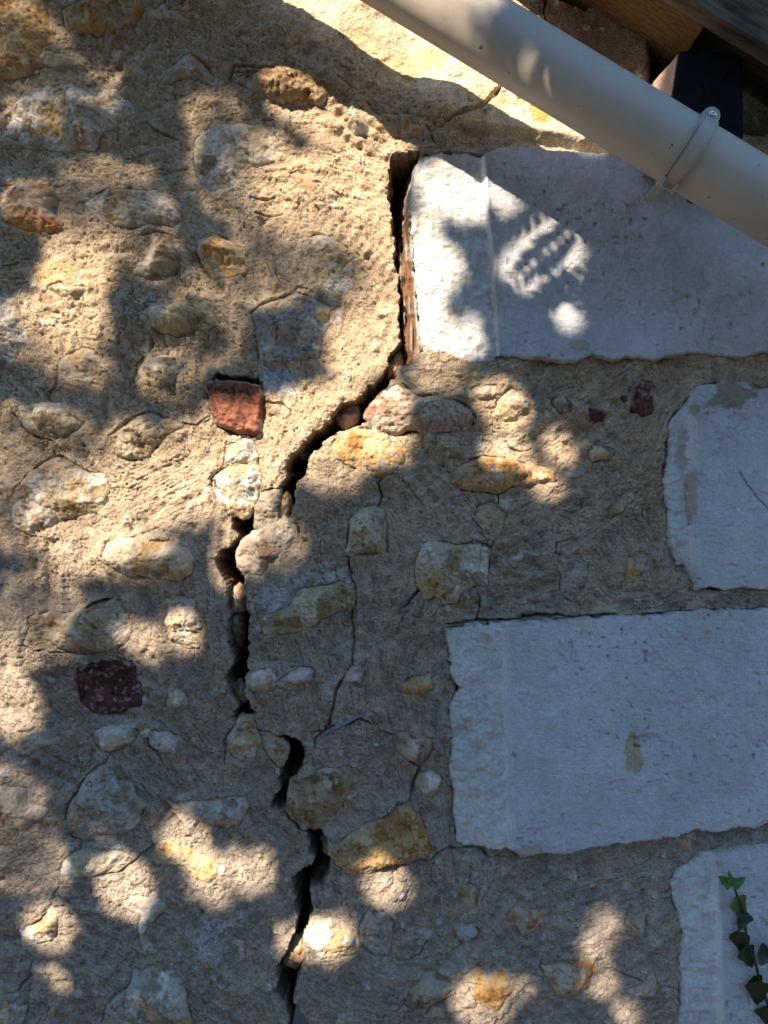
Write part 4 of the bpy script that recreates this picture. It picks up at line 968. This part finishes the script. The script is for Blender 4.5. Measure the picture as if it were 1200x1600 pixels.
def crown():
    rg = np.random.default_rng(77)
    u0, u1, v0, v1 = -650, 1650, -700, 2050
    LL, LWd = 0.032, 0.016
    area = (u1-u0)*(v1-v0)/PX**2*abs(SDIR.y)
    lam = 6.5
    n = int(area*lam/(LL*LWd*0.5*0.85))
    u = rg.uniform(u0, u1, n); v = rg.uniform(v0, v1, n)
    tt = rg.uniform(2.2, 3.3, n)
    s = np.array(SDIR)
    pos = np.stack([(u-600)/PX, np.zeros(n), ZC+(800-v)/PX], -1)+s*tt[:, None]
    # leaves turn roughly to the light
    nrm = s+rg.normal(0, 0.42, (n, 3)); nrm /= np.linalg.norm(nrm, axis=1)[:, None]
    d = rg.normal(0, 1, (n, 3))+np.array((0, 0, -0.6)); d -= (d*nrm).sum(1)[:, None]*nrm; d /= np.linalg.norm(d, axis=1)[:, None]
    sd = np.cross(nrm, d)
    sc = rg.uniform(0.75, 1.25, n)
    def proj(p):          # follow the sunlight down to the wall
        t_ = p[:, 1]/s[1]; w_ = p-s*t_[:, None]
        return w_[:, 0]*PX+600, 800-(w_[:, 2]-ZC)*PX
    T = np.zeros(n)
    for f, g in ((0, 0), (.5, 0), (-.5, 0), (0, .5), (0, -.5)):
        pu, pv = proj(pos+d*(f*LL*sc)[:, None]+sd*(g*LWd*sc)[:, None])
        T = np.maximum(T, openness(pu, pv)[0])
    kp = T < 0.5
    pos, d, sd, nrm, sc = pos[kp], d[kp], sd[kp], nrm[kp], sc[kp]
    # broader leaves in the dense parts
    n2 = 9000; L2, W2 = 0.075, 0.045
    p2 = np.stack([(rg.uniform(u0, u1, n2)-600)/PX, np.zeros(n2), ZC+(800-rg.uniform(v0, v1, n2))/PX], -1)+s*rg.uniform(2.0, 2.9, n2)[:, None]
    m2 = s+rg.normal(0, 0.3, (n2, 3)); m2 /= np.linalg.norm(m2, axis=1)[:, None]
    d2 = rg.normal(0, 1, (n2, 3)); d2 -= (d2*m2).sum(1)[:, None]*m2; d2 /= np.linalg.norm(d2, axis=1)[:, None]
    s2 = np.cross(m2, d2); T2 = np.zeros(n2)
    for f, g in ((0, 0), (.5, 0), (-.5, 0), (0, .5), (0, -.5), (.25, .25), (.25, -.25), (-.25, .25), (-.25, -.25)):
        pu, pv = proj(p2+d2*f*L2+s2*g*W2); T2 = np.maximum(T2, openness(pu, pv)[0])
    k2 = T2 < 0.02
    pos = np.concatenate([pos, p2[k2]]); d = np.concatenate([d, d2[k2]]); sd = np.concatenate([sd, s2[k2]]); nrm = np.concatenate([nrm, m2[k2]]); sc = np.concatenate([sc, np.full(k2.sum(), L2/LL)])
    # high foliage that only thins the light
    lam3 = 4.0; n3 = int(area*lam3/(LL*LWd*0.5*0.85))
    p3 = np.stack([(rg.uniform(u0, u1, n3)-600)/PX, np.zeros(n3), ZC+(800-rg.uniform(v0, v1, n3))/PX], -1)+s*rg.uniform(5.0, 7.5, n3)[:, None]
    pu, pv = proj(p3); Tn, Tf = openness(pu, pv)
    k3 = (Tn > 0) & (rg.random(n3) < np.clip(-np.log(np.clip(Tf, .01, 1))/lam3, 0, 1))
    p3 = p3[k3]; n3 = len(p3)
    m3 = s+rg.normal(0, 0.42, (n3, 3)); m3 /= np.linalg.norm(m3, axis=1)[:, None]
    d3 = rg.normal(0, 1, (n3, 3)); d3 -= (d3*m3).sum(1)[:, None]*m3; d3 /= np.linalg.norm(d3, axis=1)[:, None]
    pos = np.concatenate([pos, p3]); d = np.concatenate([d, d3]); sd = np.concatenate([sd, np.cross(m3, d3)]); nrm = np.concatenate([nrm, m3]); sc = np.concatenate([sc, np.full(n3, 1.0)])
    # a spray of pinnate leaves hanging closer to the wall: their leaflets draw the fern-like shadow
    fp, fd, fn = [], [], []
    for (a0, b0, a1, b1, ll) in ((935,352,800,468,36),(945,428,812,520,32),(880,340,790,392,26),(930,520,850,420,26)):
        L_ = math.hypot(a1-a0, b1-b0); nn_ = int(L_/13); du, dv = (a1-a0)/L_, (b1-b0)/L_
        for k in range(nn_):
            f_ = (k+0.5)/nn_; l_ = ll*math.sin(math.pi*(0.12+0.8*f_))
            for sg in (1, -1):
                ang_ = math.radians(52)*sg+rg.normal(0, 0.08); ca_, sa_ = math.cos(ang_), math.sin(ang_)
                vx, vy = du*ca_-dv*sa_, du*sa_+dv*ca_
                mu, mv = a0+du*L_*f_+vx*l_*0.5, b0+dv*L_*f_+vy*l_*0.5
                p_ = np.array(W(mu, mv, 0))+s*rg.uniform(0.95, 1.05)
                fp.append(p_); fd.append((vx, vy, l_/PX))
    fp = np.array(fp); fdv = np.array([(a_, 0, -b_) for a_, b_, _ in fd]); lk = np.array([c_ for _, _, c_ in fd])
    # lay the leaflets square to the light while keeping their outline along it
    fdir = fdv-s*(fdv @ s)[:, None]; fdir /= np.linalg.norm(fdir, axis=1)[:, None]
    fnm = np.tile(s, (len(fp), 1)); 
    pos = np.concatenate([pos, fp]); d = np.concatenate([d, fdir]); sd = np.concatenate([sd, np.cross(fnm, fdir)]); nrm = np.concatenate([nrm, fnm]); sc = np.concatenate([sc, lk/LL])
    # looser foliage that rounds the crown off beyond the field
    m = 5000
    cen = np.array(W(500, 700, 0))+s*2.7
    q = rg.normal(0, 1, (m, 3)); q /= np.linalg.norm(q, axis=1)[:, None]
    q = cen+q*(np.array((1.9, 1.3, 1.6))*rg.uniform(0.75, 1.05, m)[:, None])
    pu, pv = proj(q); ok = ((pu < u0) | (pu > u1) | (pv < v0) | (pv > v1)) & (q[:, 1] < -1.1)
    q = q[ok]; m = len(q)
    nn = rg.normal(0, 1, (m, 3)); nn /= np.linalg.norm(nn, axis=1)[:, None]
    dd = np.cross(nn, rg.normal(0, 1, (m, 3))); dd /= np.linalg.norm(dd, axis=1)[:, None]
    pos = np.concatenate([pos, q]); d = np.concatenate([d, dd]); sd = np.concatenate([sd, np.cross(nn, dd)]); nrm = np.concatenate([nrm, nn]); sc = np.concatenate([sc, np.full(m, 2.2)])
    n = len(pos); L = (LL*sc)[:, None]; Wd = (LWd*sc)[:, None]
    # kite leaf folded on its midrib: base, left, right, tip, mid
    a = pos-d*L*.5; e = pos+d*L*.5; b = pos-d*L*.02+sd*Wd*.5+nrm*Wd*.12; c = pos-d*L*.02-sd*Wd*.5+nrm*Wd*.12
    co = np.stack([a, b, e, c], 1).reshape(-1, 3)-np.array(tree.location)
    i0 = np.arange(n)*4
    tri = np.stack([np.stack([i0, i0+2, i0+1], -1), np.stack([i0, i0+3, i0+2], -1)], 1).reshape(-1, 3)
    me = bpy.data.meshes.new('crown'); me.vertices.add(len(co)); me.vertices.foreach_set('co', co.astype(np.float32).ravel())
    me.loops.add(tri.size); me.loops.foreach_set('vertex_index', tri.ravel().astype(np.int32))
    me.polygons.add(len(tri)); me.polygons.foreach_set('loop_start', (np.arange(len(tri))*3).astype(np.int32))
    me.update(); me.validate(); me.materials.append(leafmat('tree_leaf', (.035,.075,.018), (.07,.13,.03), .06))
    o = bpy.data.objects.new('crown', me); COL.objects.link(o); o.parent = tree; o['kind'] = 'stuff'
    return cen
cen = crown()
def limb(name, pts, r0, r1, mat, parent):
    vs_ = []; fs = []; seg = 12; n = 24
    P_ = [Vector(p) for p in pts]
    def at(t):
        x = t*(len(P_)-1); i = min(int(x), len(P_)-2); f = x-i
        p0, p1, p2, p3 = P_[max(i-1, 0)], P_[i], P_[i+1], P_[min(i+2, len(P_)-1)]
        return 0.5*((2*p1)+(p2-p0)*f+(2*p0-5*p1+4*p2-p3)*f*f+(3*p1-p0-3*p2+p3)*f**3)
    for i in range(n+1):
        t = i/n; p = at(t); dd = (at(min(1, t+.02))-at(max(0, t-.02))).normalized()
        s_ = dd.cross(Vector((.3, 1, .2))).normalized(); t_ = dd.cross(s_)
        r = (r0+(r1-r0)*t)*(1+.08*math.sin(i*1.9))
        for k in range(seg): vs_.append(p+s_*(math.cos(2*math.pi*k/seg)*r)+t_*(math.sin(2*math.pi*k/seg)*r)-parent.location)
    for i in range(n):
        for k in range(seg): fs.append((i*seg+k, i*seg+(k+1) % seg, (i+1)*seg+(k+1) % seg, (i+1)*seg+k))
    return raw_mesh(name, vs_, fs, mat, parent, True)
M_BARK = plain('bark', (.16,.12,.085), .95, .2, 14, .4, .006, (6, 6, 1))
B = Vector(tree.location)
limb('trunk', [B+Vector((0, 0, -.05)), B+Vector((.05, .03, 1)), B+Vector((-.02, .05, 2)), B+Vector((.02, .1, 3.4)), B+Vector((-.05, .1, 5.3))], .10, .045, M_BARK, tree)
for z0, e in ((4.9, (-1.2, -2.9, 5.5)), (5.1, (-0.4, -2.6, 5.6)), (3.2, (-3.1, -3.6, 4.4)), (3.8, (-3.0, -2.2, 4.9)), (2.8, (-3.2, -2.9, 3.7))):
    a = B+Vector((0, .09, z0)); b = Vector(e)
    limb('branch', [a, a+(b-a)*.4+Vector((0, 0, .18)), a+(b-a)*.75+Vector((0, 0, .12)), b], .04, .008, M_BARK, tree)
